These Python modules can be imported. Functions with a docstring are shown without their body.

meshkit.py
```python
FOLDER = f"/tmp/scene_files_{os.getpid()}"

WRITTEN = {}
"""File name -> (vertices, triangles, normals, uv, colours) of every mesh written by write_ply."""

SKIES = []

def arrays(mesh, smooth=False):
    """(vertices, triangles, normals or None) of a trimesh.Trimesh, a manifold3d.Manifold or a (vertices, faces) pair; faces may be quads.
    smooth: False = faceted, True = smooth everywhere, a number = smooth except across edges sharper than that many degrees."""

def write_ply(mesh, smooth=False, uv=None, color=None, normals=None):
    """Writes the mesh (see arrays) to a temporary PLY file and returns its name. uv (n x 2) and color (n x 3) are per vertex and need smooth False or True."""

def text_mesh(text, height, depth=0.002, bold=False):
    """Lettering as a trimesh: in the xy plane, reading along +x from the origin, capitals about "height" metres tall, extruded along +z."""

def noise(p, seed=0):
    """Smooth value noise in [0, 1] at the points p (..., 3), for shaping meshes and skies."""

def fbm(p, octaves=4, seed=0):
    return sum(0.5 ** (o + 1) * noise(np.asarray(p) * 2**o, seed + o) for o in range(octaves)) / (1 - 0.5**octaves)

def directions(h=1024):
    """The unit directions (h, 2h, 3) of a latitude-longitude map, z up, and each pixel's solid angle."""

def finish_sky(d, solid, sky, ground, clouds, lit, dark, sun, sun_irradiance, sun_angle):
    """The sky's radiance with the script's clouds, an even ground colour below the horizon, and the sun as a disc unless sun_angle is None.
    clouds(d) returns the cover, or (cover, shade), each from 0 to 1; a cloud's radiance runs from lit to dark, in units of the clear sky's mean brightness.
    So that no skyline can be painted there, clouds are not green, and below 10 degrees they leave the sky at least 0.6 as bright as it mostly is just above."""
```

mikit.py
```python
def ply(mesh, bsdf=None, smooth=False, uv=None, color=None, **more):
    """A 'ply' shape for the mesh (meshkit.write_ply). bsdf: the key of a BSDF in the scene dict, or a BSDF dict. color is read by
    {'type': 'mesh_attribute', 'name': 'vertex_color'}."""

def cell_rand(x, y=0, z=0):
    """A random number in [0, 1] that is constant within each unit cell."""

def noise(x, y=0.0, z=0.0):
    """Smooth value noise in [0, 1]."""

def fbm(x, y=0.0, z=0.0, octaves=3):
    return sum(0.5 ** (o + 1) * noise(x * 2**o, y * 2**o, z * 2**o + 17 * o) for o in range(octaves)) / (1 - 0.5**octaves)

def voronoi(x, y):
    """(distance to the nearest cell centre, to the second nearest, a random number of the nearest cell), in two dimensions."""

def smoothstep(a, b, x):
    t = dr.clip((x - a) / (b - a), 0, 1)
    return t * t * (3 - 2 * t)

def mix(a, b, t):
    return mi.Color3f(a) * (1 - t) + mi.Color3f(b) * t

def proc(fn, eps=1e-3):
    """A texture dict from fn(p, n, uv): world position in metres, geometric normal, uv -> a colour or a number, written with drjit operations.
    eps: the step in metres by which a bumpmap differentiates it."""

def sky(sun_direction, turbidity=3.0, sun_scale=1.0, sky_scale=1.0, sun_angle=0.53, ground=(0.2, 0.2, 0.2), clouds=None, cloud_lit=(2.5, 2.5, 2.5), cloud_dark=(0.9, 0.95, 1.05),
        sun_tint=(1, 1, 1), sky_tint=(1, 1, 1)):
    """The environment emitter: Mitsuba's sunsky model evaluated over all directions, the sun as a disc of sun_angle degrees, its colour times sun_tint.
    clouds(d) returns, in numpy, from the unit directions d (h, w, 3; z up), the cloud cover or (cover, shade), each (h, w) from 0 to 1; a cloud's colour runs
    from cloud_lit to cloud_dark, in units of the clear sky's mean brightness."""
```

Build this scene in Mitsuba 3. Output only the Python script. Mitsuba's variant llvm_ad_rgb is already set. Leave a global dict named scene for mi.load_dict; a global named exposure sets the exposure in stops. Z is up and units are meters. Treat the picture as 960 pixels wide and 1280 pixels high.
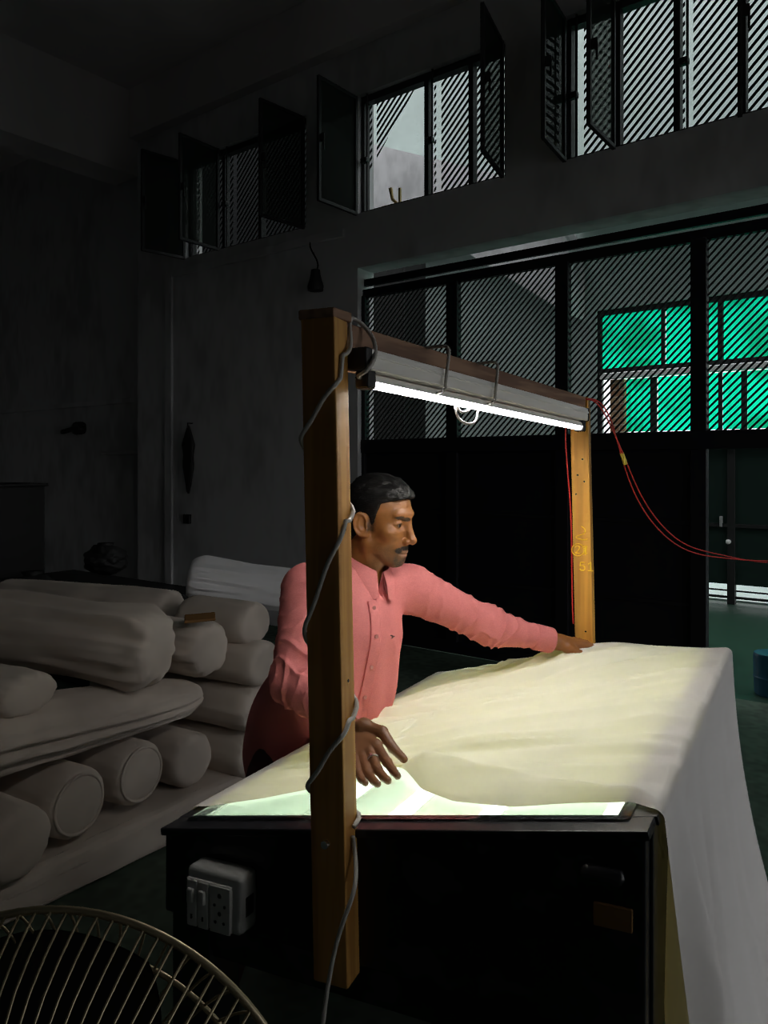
import math, random
import numpy as np
import trimesh, shapely
import shapely.geometry as sg
import shapely.affinity
import manifold3d as m3
import scipy.ndimage as ndi
import drjit as dr
import mitsuba as mi
import mikit, meshkit

T4 = mi.ScalarTransform4f
scene, labels = {}, {}
random.seed(7)
RNG = np.random.default_rng(7)

# ------------------------------------------------------------------ camera, sky, exposure
EYE = np.array([0.0, 0.0, 1.55])
scene['camera'] = {'type': 'perspective', 'fov': 2 * math.degrees(math.atan(0.5)), 'fov_axis': 'x',
                   'near_clip': 0.05, 'far_clip': 200.0, 'principal_point_offset_y': 58 / 1280,
                   'to_world': T4().look_at(origin=EYE.tolist(), target=[0, 1, 1.55], up=[0, 0, 1])}
exposure = 0.0
scene['sky'] = mikit.sky([-0.5, 0.5, 0.7], turbidity=5.0, sun_scale=0.0, sky_scale=6.0,
                         clouds=lambda d: (0.97 + 0 * d[..., 2], 0.25 + 0.3 * meshkit.fbm(d * 4)), cloud_lit=(2.6, 2.6, 2.55), cloud_dark=(1.5, 1.55, 1.6))
LAMP = (62.0, 59.5, 54.0)          # radiance of the tube lamp above the table
BOX_LAMP = (3.7, 3.95, 3.45)         # radiance of the tubes inside the light table


def at(px, py, Y):
    """World point at depth Y along the line of sight of a photograph pixel (camera level, f = 960 px, horizon at y = 582)."""
    return np.array([(px - 480) / 960 * Y, Y, 1.55 - (py - 582) / 960 * Y])


# ------------------------------------------------------------------ materials
def C(r, g, b): return {'type': 'rgb', 'value': [r, g, b]}
def pr(col, rough=0.6, **k):
    return {'type': 'twosided', 'b': {'type': 'principled', 'base_color': C(*col) if isinstance(col, tuple) else col, 'roughness': rough, **k}}
def mat(name, d): scene[name] = d; return name
N, FB, SS, MIX = mikit.noise, mikit.fbm, mikit.smoothstep, mikit.mix

def f_plaster(p, n, uv):
    a = FB(p.x * 1.3, p.y * 1.3, p.z * 1.1, 4); b = FB(p.x * 9 + 5, p.y * 9, p.z * 3, 3)
    return MIX((0.56, 0.56, 0.575), (0.40, 0.40, 0.41), SS(0.42, 0.68, a * 0.65 + b * 0.35))
def f_ceiling(p, n, uv):
    return MIX((0.58, 0.55, 0.56), (0.45, 0.43, 0.435), SS(0.35, 0.7, FB(p.x * 0.9, p.y * 0.9, 3.0, 4)))
def f_floor(p, n, uv):
    a = FB(p.x * 1.7, p.y * 1.7, 1.0, 4); b = N(p.x * 30, p.y * 30, 0)
    return MIX((0.065, 0.100, 0.072), (0.032, 0.050, 0.036), SS(0.35, 0.7, a * 0.8 + b * 0.2))
def f_lane(p, n, uv):
    a = FB(p.x * 1.2, p.y * 1.2, 4.0, 3)
    return MIX((0.020, 0.060, 0.038), (0.011, 0.036, 0.023), SS(0.35, 0.7, a))
def f_wood(p, n, uv):
    g = FB(p.x * 55 + 0.6 * N(p.z * 3, 2, 0), p.y * 55, p.z * 2.2, 3); s = N(p.x * 9, p.y * 9, p.z * 1.1)
    c = MIX((0.82, 0.42, 0.07), (0.60, 0.27, 0.04), SS(0.35, 0.68, g))
    return MIX(c, (0.27, 0.125, 0.035), SS(0.58, 0.9, s))
def f_wood_shaded(p, n, uv): return f_wood(p, n, uv) * mi.Color3f(0.62, 0.62, 0.9)  # same wood, with the near post's shade put into its colour
def f_beam(p, n, uv):
    t = p.x * 0.485 + p.y * 0.874; q = p.x * 0.874 - p.y * 0.485
    g = FB(q * 60, p.z * 60, t * 2.2, 3)
    return MIX((0.30, 0.17, 0.10), (0.17, 0.085, 0.05), SS(0.35, 0.68, g))
def f_black(p, n, uv):
    a = FB(p.x * 14, p.y * 14, p.z * 14, 4)
    return MIX((0.012, 0.012, 0.015), (0.03, 0.029, 0.03), SS(0.55, 0.75, a))
def f_bale(p, n, uv):
    a = FB(p.x * 4, p.y * 4, p.z * 4, 3)
    return MIX((0.56, 0.495, 0.44), (0.43, 0.375, 0.335), SS(0.35, 0.7, a))
def f_shirt(p, n, uv):
    a = N(p.x * 420, p.y * 420, p.z * 420)
    return MIX((0.60, 0.185, 0.18), (0.52, 0.15, 0.15), a)
def f_hair(p, n, uv):
    return MIX((0.004, 0.004, 0.004), (0.012, 0.011, 0.012), SS(0.4, 0.9, N(p.x * 120, p.y * 500, p.z * 420)))
def f_brick(p, n, uv):
    s = p.x * 0.794 - p.y * 0.608; r = p.z / 0.085
    u = s / 0.22 + 0.5 * (dr.floor(r) - 2 * dr.floor(r / 2))
    fu, fr = u - dr.floor(u), r - dr.floor(r)
    m = SS(0.02, 0.06, fu) * SS(0.08, 0.16, fr)
    return MIX((0.6, 0.57, 0.5), MIX((0.5, 0.33, 0.2), (0.42, 0.22, 0.13), mikit.cell_rand(dr.floor(u), dr.floor(r), 0)), m)
def f_outer(p, n, uv):
    a = FB(p.x * 0.8, p.y * 0.8, p.z * 0.5, 4)
    return MIX((0.50, 0.59, 0.565), (0.40, 0.475, 0.455), SS(0.35, 0.7, a))
def f_green(p, n, uv):
    s = p.x * 0.794 - p.y * 0.608
    a = FB(s * 2.2, p.z * 2.6, 1.0, 3)
    return MIX((0.006, 0.95, 0.55), (0.005, 0.5, 0.24), SS(0.42, 0.72, a))

PX = mikit.proc
mat('m_plaster', pr(PX(f_plaster), 0.9)); mat('m_ceiling', pr(PX(f_ceiling), 0.95)); mat('m_floor', pr(PX(f_floor), 0.7))
mat('m_lane', pr(PX(f_lane), 0.5)); mat('m_wood', pr(PX(f_wood), 0.55)); mat('m_wood_shaded', pr(PX(f_wood_shaded), 0.6)); mat('m_beam', pr(PX(f_beam), 0.6))
mat('m_black_paint', pr(PX(f_black), 0.33, specular=0.4)); mat('m_bale', pr(PX(f_bale), 0.95)); mat('m_shirt', pr(PX(f_shirt), 0.8, sheen=0.1))
mat('m_hair', pr(PX(f_hair), 0.5, specular=0.25)); mat('m_brick', pr(PX(f_brick), 0.9)); mat('m_outer', pr(PX(f_outer), 0.9))
mat('m_white_bale', pr((0.66, 0.66, 0.68), 0.95)); mat('m_black_steel', pr((0.010, 0.010, 0.013), 0.5, specular=0.3)); mat('m_grille', pr((0.02, 0.021, 0.022), 0.7))
mat('m_sash', pr((0.025, 0.025, 0.027), 0.5)); mat('m_dirty_pane', {'type': 'blendbsdf', 'weight': 0.22, 'a': {'type': 'twosided', 'b': {'type': 'diffuse', 'reflectance': C(0.022, 0.026, 0.023)}}, 'b': {'type': 'thindielectric', 'specular_transmittance': C(0.75, 0.82, 0.76)}}); mat('m_grey_plastic', pr((0.34, 0.345, 0.34), 0.4))
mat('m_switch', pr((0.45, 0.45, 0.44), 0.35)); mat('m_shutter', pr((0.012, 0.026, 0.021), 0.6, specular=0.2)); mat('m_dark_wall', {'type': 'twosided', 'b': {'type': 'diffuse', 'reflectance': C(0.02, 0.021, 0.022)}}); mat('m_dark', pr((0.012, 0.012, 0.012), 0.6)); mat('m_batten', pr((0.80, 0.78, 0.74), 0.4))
mat('m_cable', pr((0.42, 0.40, 0.37), 0.5)); mat('m_red', pr((0.55, 0.035, 0.03), 0.4)); mat('m_yellow', pr((0.75, 0.6, 0.08), 0.5)); mat('m_chalk', pr((1.0, 0.66, 0.04), 0.9))
mat('m_steel', {'type': 'twosided', 'b': {'type': 'roughconductor', 'material': 'Al', 'alpha': 0.2}})
mat('m_fan_wire', pr((0.36, 0.30, 0.19), 0.4, metallic=0.75)); mat('m_fan_dark', pr((0.02, 0.02, 0.021), 0.4))
mat('m_trousers', pr((0.055, 0.02, 0.024), 0.9)); mat('m_shoe', pr((0.02, 0.017, 0.015), 0.5)); mat('m_inside', pr((0.80, 0.83, 0.78), 0.9))
mat('m_button', pr((0.40, 0.15, 0.14), 0.35)); mat('m_silver', {'type': 'twosided', 'b': {'type': 'roughconductor', 'material': 'Ag', 'alpha': 0.12}})
mat('m_brown', pr((0.20, 0.10, 0.03), 0.7)); mat('m_bracket', pr((0.55, 0.42, 0.16), 0.6)); mat('m_blue', pr((0.02, 0.10, 0.16), 0.4)); mat('m_white_paint', pr((0.8, 0.8, 0.78), 0.7))
mat('m_skin', pr({'type': 'mesh_attribute', 'name': 'vertex_color'}, 0.45, specular=0.45)); mat('m_eye', pr({'type': 'mesh_attribute', 'name': 'vertex_color'}, 0.12))
mat('m_glass', {'type': 'dielectric', 'int_ior': 1.5, 'specular_transmittance': C(0.93, 0.985, 0.95)})
mat('m_cloth', {'type': 'blendbsdf', 'weight': 0.20,
                'a': {'type': 'twosided', 'b': {'type': 'diffuse', 'reflectance': C(0.86, 0.835, 0.82)}},
                'b': {'type': 'principledthin', 'base_color': C(0.86, 0.69, 0.24), 'roughness': 0.9, 'diff_trans': 2.0, 'spec_trans': 0.0}})
mat('m_green_sheet', {'type': 'principledthin', 'base_color': PX(f_green), 'roughness': 0.6, 'diff_trans': 1.9, 'spec_trans': 0.0})


# ------------------------------------------------------------------ helpers
def numbered(name):
    if not any(k == name or k.startswith(name + '__') for k in (*scene, *labels)): return name
    i = 1
    while any(k == f'{name}_{i:03d}' or k.startswith(f'{name}_{i:03d}__') for k in (*scene, *labels)): i += 1
    return f'{name}_{i:03d}'

_n = {}
def fast_number(name):
    if name not in scene and name not in _n:
        _n[name] = 0; return name
    _n[name] = _n.get(name, 0) + 1
    return f'{name}_{_n[name]:03d}'

def add(name, mesh, m, smooth=False, parent=None, label=None, cat=None, group=None, kind=None, **k):
    key = fast_number(f'{parent}__{name}') if parent else numbered(name)
    scene[key] = mikit.ply(mesh, m, smooth, **k)
    note(key, label, cat, group, kind)
    return key

def note(key, label=None, cat=None, group=None, kind=None):
    d = {k: v for k, v in (('label', label), ('category', cat), ('group', group), ('kind', kind)) if v}
    if d: labels[key] = d

def thing(name, label, cat, group=None):
    key = numbered(name); note(key, label, cat, group); return key

def cat_(ms): return trimesh.util.concatenate([tm(m) for m in ms])
def tm(m):
    if isinstance(m, trimesh.Trimesh): return m
    v, f, _ = meshkit.arrays(m); return trimesh.Trimesh(v, f, process=False)

def rhull(pts, r, seg=8):
    """Hull of small spheres at the points (already inset): rounded polyhedron."""
    s = m3.Manifold.sphere(r, seg)
    return m3.Manifold.batch_hull([s.translate(list(map(float, p))) for p in pts])

def unit(v): v = np.asarray(v, float); return v / np.linalg.norm(v)

def obox(c, ax, size, r=0.0):
    """Oriented box: centre, three axes (rows), full sizes; r rounds its edges."""
    ax, h = np.array([unit(a) for a in ax]), np.asarray(size, float) / 2
    r = min(r, 0.49 * 2 * h.min())
    pts = [np.asarray(c) + (np.array(s) * (h - r)) @ ax for s in np.ndindex(2, 2, 2) for s in [2 * np.array(s) - 1]]
    if r > 0: return tm(rhull(pts, r))
    return trimesh.convex.convex_hull(np.array(pts))

def frame(d):
    d = unit(d); a = np.cross(d, [0, 0, 1] if abs(d[2]) < 0.95 else [1, 0, 0]); a = unit(a)
    return d, a, np.cross(d, a)

def tube(pts, r, sides=8, caps=True):
    p = np.asarray(pts, float); r = np.broadcast_to(np.asarray(r, float), (len(p),))
    t = np.gradient(p, axis=0); t /= np.linalg.norm(t, axis=1, keepdims=True) + 1e-12
    a = np.zeros_like(p); a[0] = frame(t[0])[1]
    for i in range(1, len(p)):
        v = a[i - 1] - t[i] * (a[i - 1] @ t[i]); a[i] = unit(v)
    b = np.cross(t, a); ang = np.arange(sides) * 2 * np.pi / sides
    v = (p[:, None] + r[:, None, None] * (np.cos(ang)[None, :, None] * a[:, None] + np.sin(ang)[None, :, None] * b[:, None])).reshape(-1, 3)
    f = []
    for i in range(len(p) - 1):
        for j in range(sides):
            k = (j + 1) % sides
            f += [[i * sides + j, i * sides + k, (i + 1) * sides + k], [i * sides + j, (i + 1) * sides + k, (i + 1) * sides + j]]
    if caps:
        n0, n1 = len(v), len(v) + 1
        v = np.vstack([v, p[0], p[-1]]); L = (len(p) - 1) * sides
        for j in range(sides):
            k = (j + 1) % sides
            f += [[n0, k, j], [n1, L + j, L + k]]
    return trimesh.Trimesh(v, f, process=False)

def spline(pts, n=60):
    from scipy.interpolate import CubicSpline
    p = np.asarray(pts, float); d = np.r_[0, np.cumsum(np.linalg.norm(np.diff(p, axis=0), axis=1) ** 0.5 + 1e-9)]
    return CubicSpline(d, p)(np.linspace(0, d[-1], n))

def grid_mesh(P, wrap=False):
    """P (n, m, 3) -> sheet; wrap joins the last column to the first."""
    n, m = P.shape[:2]; i, j = np.meshgrid(np.arange(n - 1), np.arange(m if wrap else m - 1), indexing='ij')
    k = (j + 1) % m
    q = np.stack([i * m + j, i * m + k, (i + 1) * m + k, (i + 1) * m + j], -1).reshape(-1, 4)
    return trimesh.Trimesh(P.reshape(-1, 3), np.vstack([q[:, [0, 1, 2]], q[:, [0, 2, 3]]]), process=False)

def extrude(poly, depth, origin, ax, ay):
    """2-D polygon in the plane (ax, ay) at origin, extruded by depth along ax x ay."""
    az = np.cross(ax, ay); ms = []
    for g in getattr(poly, 'geoms', [poly]):
        if g.area < 1e-8: continue
        m = trimesh.creation.extrude_polygon(g, depth, engine='earcut')
        M = np.eye(4); M[:3, 0], M[:3, 1], M[:3, 2], M[:3, 3] = ax, ay, az, origin
        m.apply_transform(M); ms.append(m)
    return trimesh.util.concatenate(ms)

UP = np.array([0, 0, 1.0])

# ------------------------------------------------------------------ the far wall's own frame: s along it to the right, z up, o towards the room
W0 = np.array([-0.234, 6.8, 0.0]); E = unit([0.794, -0.608, 0]); NR = np.array([E[1], -E[0], 0.0])
def W(s, z, o=0.0): return W0 + E * s + NR * o + UP * z
def wbox(s0, s1, z0, z1, o0, o1, r=0.0):
    return obox(W((s0 + s1) / 2, (z0 + z1) / 2, (o0 + o1) / 2), [E, NR, UP], [s1 - s0, o1 - o0, z1 - z0], r)
def wpoly(poly, o0, o1): return extrude(poly, o1 - o0, W(0, 0, o0), E, UP) if np.cross(E, UP) @ NR > 0 else extrude(poly, o1 - o0, W(0, 0, o1), E, UP)

GATE_W, GATE_H, SILL, HEAD = 3.85, 3.30, 3.78, 4.83
WIN = [(-2.40, -0.62, (-1.84, -1.30)), (0.0, 1.47, (0.70, 1.13)), (1.95, 3.62, (2.33, 2.74, 3.15))]
face = sg.box(-3.25, 0, 8.0, 5.8).difference(sg.box(0, -1, GATE_W, GATE_H))
for a, b, _ in WIN: face = face.difference(sg.box(a, SILL, b, HEAD))
add('wall_back', wpoly(face, -0.23, 0.0), 'm_plaster', kind='structure')
add('wall_recess', wbox(-7.4, -3.05, 0, 5.8, -0.45, -0.2), 'm_plaster', kind='structure')
add('wall_left', wbox(-7.6, -7.4, 0, 5.8, -0.45, 9.2), 'm_plaster', kind='structure')
rw_ = sg.box(-0.23, 0, 9.2, 5.8).difference(sg.box(0.4, -1, 3.9, 3.6))                                  # unseen opening added in the side wall to let daylight in
add('wall_right', extrude(rw_, 0.2, W(8.0, 0, 0), NR, UP) , 'm_plaster', kind='structure')
add('wall_front', wbox(-7.6, 8.2, 0, 5.8, 9.2, 9.4), 'm_plaster', kind='structure')
add('ceiling', wbox(-7.6, 8.2, 5.8, 6.1, -0.45, 9.4), 'm_ceiling', kind='structure')
add('trim_7', wbox(-7.6, 8.2, 6.1, 7.2, -0.45, -0.2), 'm_plaster', kind='structure')                   # unseen parapet added to cut sky light on the wall opposite
add('trim_1', wbox(-3.7, -3.25, 4.85, 5.8, 0.0, 9.2), 'm_ceiling', kind='structure')                # ceiling beam
add('trim_2', wbox(-3.25, 8.0, 5.25, 5.8, 0.0, 0.12), 'm_ceiling', kind='structure')               # beam along the wall head
add('trim_3', wbox(-2.72, -2.6, 0, 3.66, 0.0, 0.03, 0.006), 'm_plaster', kind='structure')         # plaster pilaster strip
add('trim_4', wbox(-2.6, -0.15, 3.60, 3.68, 0.0, 0.025, 0.006), 'm_plaster', kind='structure')
add('floor', wbox(-7.6, 8.2, -0.1, 0.0, -0.23, 9.4), 'm_floor', kind='structure')

# ------------------------------------------------------------------ windows: frame, diagonal grille, rods, inward-opened sashes
def slats(poly, pitch, width, o, thick=0.006):
    """Diagonal flat bars clipped to the polygon: pitch measured vertically."""
    x0, z0, x1, z1 = poly.bounds; ms = []
    n = int((z1 - z0 + x1 - x0) / pitch) + 2
    for i in range(n):
        c = z0 - (x1 - x0) + i * pitch
        w = width * math.sqrt(2)
        strip = sg.Polygon([(x0 - 1, c - 1), (x1 + 1, c + (x1 - x0) + 1), (x1 + 1, c + (x1 - x0) + 1 + w), (x0 - 1, c - 1 + w)]).intersection(poly)
        if not strip.is_empty and strip.area > 1e-6: ms.append(wpoly(strip, o - thick / 2, o + thick / 2))
    return ms

def sash(hs, direction, w, label, hinge_o=0.0):
    """Opened steel sash hung at s=hs; direction = (along s, into the room)."""
    d = unit(E * direction[0] + NR * direction[1]); nrm = np.cross(UP, d); p0 = W(hs, 0, hinge_o + 0.01)
    z0, z1 = SILL - 0.02, HEAD - 0.02; key = thing('window_sash', label, 'window sash', 'opened window sashes')
    fr = []
    for c, size in (((0.015, (z0 + z1) / 2), (0.03, z1 - z0)), ((w - 0.015, (z0 + z1) / 2), (0.03, z1 - z0)), ((w / 2, z0 + 0.015), (w, 0.03)), ((w / 2, z1 - 0.015), (w, 0.03))):
        fr.append(obox(p0 + d * c[0] + UP * c[1], [d, nrm, UP], [size[0], 0.028, size[1]], 0.003))
    add('frame', cat_(fr), 'm_sash', parent=key)
    c = p0 + d * w / 2 + UP * (z0 + z1) / 2; hx, hz = d * (w - 0.04) / 2, UP * (z1 - z0 - 0.04) / 2
    add('pane', (np.array([c - hx - hz, c + hx - hz, c + hx + hz, c - hx + hz]), np.array([[0, 1, 2, 3]])), 'm_dirty_pane', parent=key)
    add('handle', cat_([obox(p0 + d * (w - 0.02) + UP * (z0 + z1) / 2 + nrm * 0.03, [d, nrm, UP], [0.02, 0.05, 0.07], 0.006),
                        obox(p0 + d * (w - 0.02) + UP * ((z0 + z1) / 2 - 0.05) + nrm * 0.05, [d, nrm, UP], [0.018, 0.014, 0.12], 0.005)]), 'm_dark', parent=key)

for k, (a, b, mull) in enumerate(WIN):
    key = f'window_{k + 1}'
    note(key, None, None, None, 'structure')
    fr = [wbox(a, a + 0.035, SILL, HEAD, -0.13, -0.05, 0.004), wbox(b - 0.035, b, SILL, HEAD, -0.13, -0.05, 0.004),
          wbox(a, b, SILL, SILL + 0.03, -0.13, -0.05, 0.004), wbox(a, b, HEAD - 0.06, HEAD, -0.13, -0.05, 0.004)]
    add('window_frame', cat_(fr), 'm_sash', parent=key)
    for x in mull: add('mullion', wbox(x - 0.022, x + 0.022, SILL, HEAD, -0.12, -0.05, 0.004), 'm_sash', parent=key)
    rods = (a + 0.085, *[x + 0.075 for x in mull[::2]] ) if k != 2 else (a + 0.085, mull[1] + 0.075)
    for x in rods:
        add('stay_rod', tube([W(x, SILL, -0.03), W(x, HEAD, -0.03)], 0.009, 6), 'm_sash', parent=key)
        add('rod_catch', wbox(x - 0.06, x + 0.012, 4.22, 4.27, -0.05, 0.0, 0.01), 'm_sash', parent=key)
    poly = sg.box(a, SILL, b, HEAD)
    for x in rods: poly = poly.difference(sg.box(x - 0.055, SILL - 1, x, HEAD + 1))      # a clear strip beside each rod
    if k == 1: poly = poly.difference(sg.Polygon([(0.0, SILL), (0.70, SILL), (0.70, HEAD), (0.52, HEAD), (0.0, HEAD - 0.62)]))
    for m in slats(poly, 0.066, 0.0185, -0.17): add('grille_bar', m, 'm_grille', parent=key)

sash(-2.39, (-0.15, 1), 0.50, 'opened dark window sash furthest left, first of the left window')
sash(-1.84, (0.0, 1), 0.50, 'opened dark window sash second from the left, before the grille of the left window')
sash(-0.64, (-0.1, 1), 0.52, 'opened dark window sash on the right side of the left window')
sash(0.0, (-0.02, 1), 0.50, 'opened dark window sash on the left side of the middle window with the cut-away grille')
sash(1.45, (0.25, 1), 0.56, 'opened dark window sash on the right side of the middle window')
sash(1.96, (0.12, 1), 0.48, 'opened dark window sash on the left side of the right window')
sash(2.33, (0.03, 1), 0.49, 'opened dark window sash standing in the middle of the right window')
sash(3.15, (0.22, 1), 0.30, 'narrow opened dark window sash at the right edge of the right window')

# little bracket left on the sill of the middle window
bk = thing('wall_bracket', 'small rusty orange bracket standing on the sill of the middle window', 'bracket')
add('post', wbox(0.385, 0.405, SILL + 0.0, SILL + 0.17, -0.105, -0.085, 0.003), 'm_bracket', parent=bk)
add('arm', tube([W(0.39, SILL + 0.02, -0.10), W(0.31, SILL + 0.09, -0.10), W(0.29, SILL + 0.19, -0.10)], [0.012, 0.014, 0.018], 8), 'm_bracket', True, parent=bk)
add('foot', wbox(0.2, 0.41, SILL + 0.03, SILL + 0.045, -0.11, -0.08, 0.003), 'm_bracket', parent=bk)

# ------------------------------------------------------------------ steel gate
gate = thing('sliding_gate', 'tall black steel gate with diagonal grille above and solid sheets below', 'gate')
add('top_rail', wbox(0, GATE_W, 3.045, 3.12, -0.12, -0.07, 0.004), 'm_black_steel', parent=gate)
add('top_rail', wbox(0, GATE_W, 3.152, 3.215, -0.13, -0.09, 0.004), 'm_black_steel', parent=gate)
add('middle_rail', wbox(0, GATE_W, 1.66, 1.78, -0.12, -0.04, 0.004), 'm_black_steel', parent=gate)
for a, b in ((0.0, 0.04), (0.894, 1.0), (1.857, 1.958), (2.828, 2.929), (3.79, 3.85)):
    add('stile', wbox(a, b, 0.02 if b < 3 else 1.7, 3.06, -0.12, -0.05, 0.004), 'm_black_steel', parent=gate)
for a, b in ((0.04, 0.894), (1.0, 1.857), (1.958, 2.828), (2.929, 3.79)):
    for m in slats(sg.box(a, 1.78, b, 3.05), 0.050, 0.0125, -0.09): add('grille_bar', m, 'm_grille', parent=gate)
    if b < 2.9: add('sheet_panel', wbox(a, b, 0.03, 1.67, -0.10, -0.085), 'm_black_steel', parent=gate)
    if b < 2.9:
        for zz in (0.6, 1.15): add('sheet_rib', wbox(a, b, zz, zz + 0.03, -0.087, -0.07, 0.003), 'm_black_steel', parent=gate)
add('bottom_rail', wbox(0, 2.93, 0.02, 0.12, -0.12, -0.05, 0.004), 'm_black_steel', parent=gate)

# ------------------------------------------------------------------ the lane outside and the building across it
OP = -3.85
add('ground', wbox(-12, 12, -0.1, 0.0, -9.0, -0.23), 'm_lane', kind='structure')
op = sg.box(-9, 0, 10, 9.0).difference(sg.box(0.64, 1.90, 4.6, 3.46)).difference(sg.box(1.7, 0.0, 4.6, 1.78))
add('wall_opposite', wpoly(op, OP - 0.25, OP), 'm_outer', kind='structure')
add('wall_yard', wbox(-1.0, 7.5, 0, 1.7, -8.9, -8.7), 'm_outer', kind='structure')
add('floor_yard', wbox(-1.0, 7.5, -0.01, 0.02, -8.7, OP - 0.25), 'm_outer', kind='structure')  # unseen pale slab added to throw daylight up behind the green sheets
add('added_canopy', wbox(0.45, 6.5, 4.50, 4.62, OP, OP + 1.0), 'm_outer', label='unseen flat concrete canopy added to shade the wall over the green sheets', cat='canopy')  # out of view, added to keep sky light off the wall below
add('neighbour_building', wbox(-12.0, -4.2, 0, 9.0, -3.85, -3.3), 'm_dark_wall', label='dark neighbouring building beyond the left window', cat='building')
# green translucent sheeting
gs = thing('green_sheet_screen', 'bright green translucent sheets in a dark frame on the building across the lane', 'sheet screen')
for a, b, z0, z1 in ((0.68, 1.42, 2.74, 3.42), (1.46, 2.05, 2.74, 3.42), (2.09, 2.62, 2.74, 3.42), (2.66, 3.6, 2.74, 3.42), (0.98, 1.32, 1.96, 2.60), (1.36, 2.05, 1.96, 2.60), (2.09, 2.3, 1.96, 2.60), (2.34, 3.6, 1.96, 2.60)):
    nx = 48; s_ = np.linspace(a, b, nx)
    P = np.stack([[W(s, z, OP - 0.10 + 0.012 * math.sin(s * 2 * math.pi / 0.076)) for s in s_] for z in (z0, z1)])
    add('green_sheet', grid_mesh(P), 'm_green_sheet', True, parent=gs)
for a, b, z0, z1 in ((0.62, 4.6, 3.40, 3.47), (0.62, 0.69, 1.9, 3.46), (1.415, 1.455, 2.7, 3.42), (1.29, 1.36, 1.9, 2.6), (2.045, 2.10, 2.7, 3.42), (2.05, 2.09, 1.95, 2.6), (2.615, 2.665, 2.7, 3.42), (2.29, 2.345, 1.95, 2.6), (0.62, 4.6, 2.69, 2.74), (0.62, 4.6, 1.87, 1.95), (3.6, 3.7, 1.9, 3.46)):
    add('frame_bar', wbox(a, b, z0, z1, OP - 0.09, OP - 0.04, 0.004), 'm_grille', parent=gs)
add('white_rail', wbox(0.69, 3.6, 2.605, 2.675, OP - 0.07, OP + 0.02, 0.006), 'm_white_paint', parent=gs, label='white rail across the green sheets')
add('brick_pillar', wbox(0.80, 0.97, 1.95, 2.60, OP - 0.2, OP - 0.05), 'm_brick', label='short tan brick pillar beside the lower left green sheet', cat='pillar')
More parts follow.
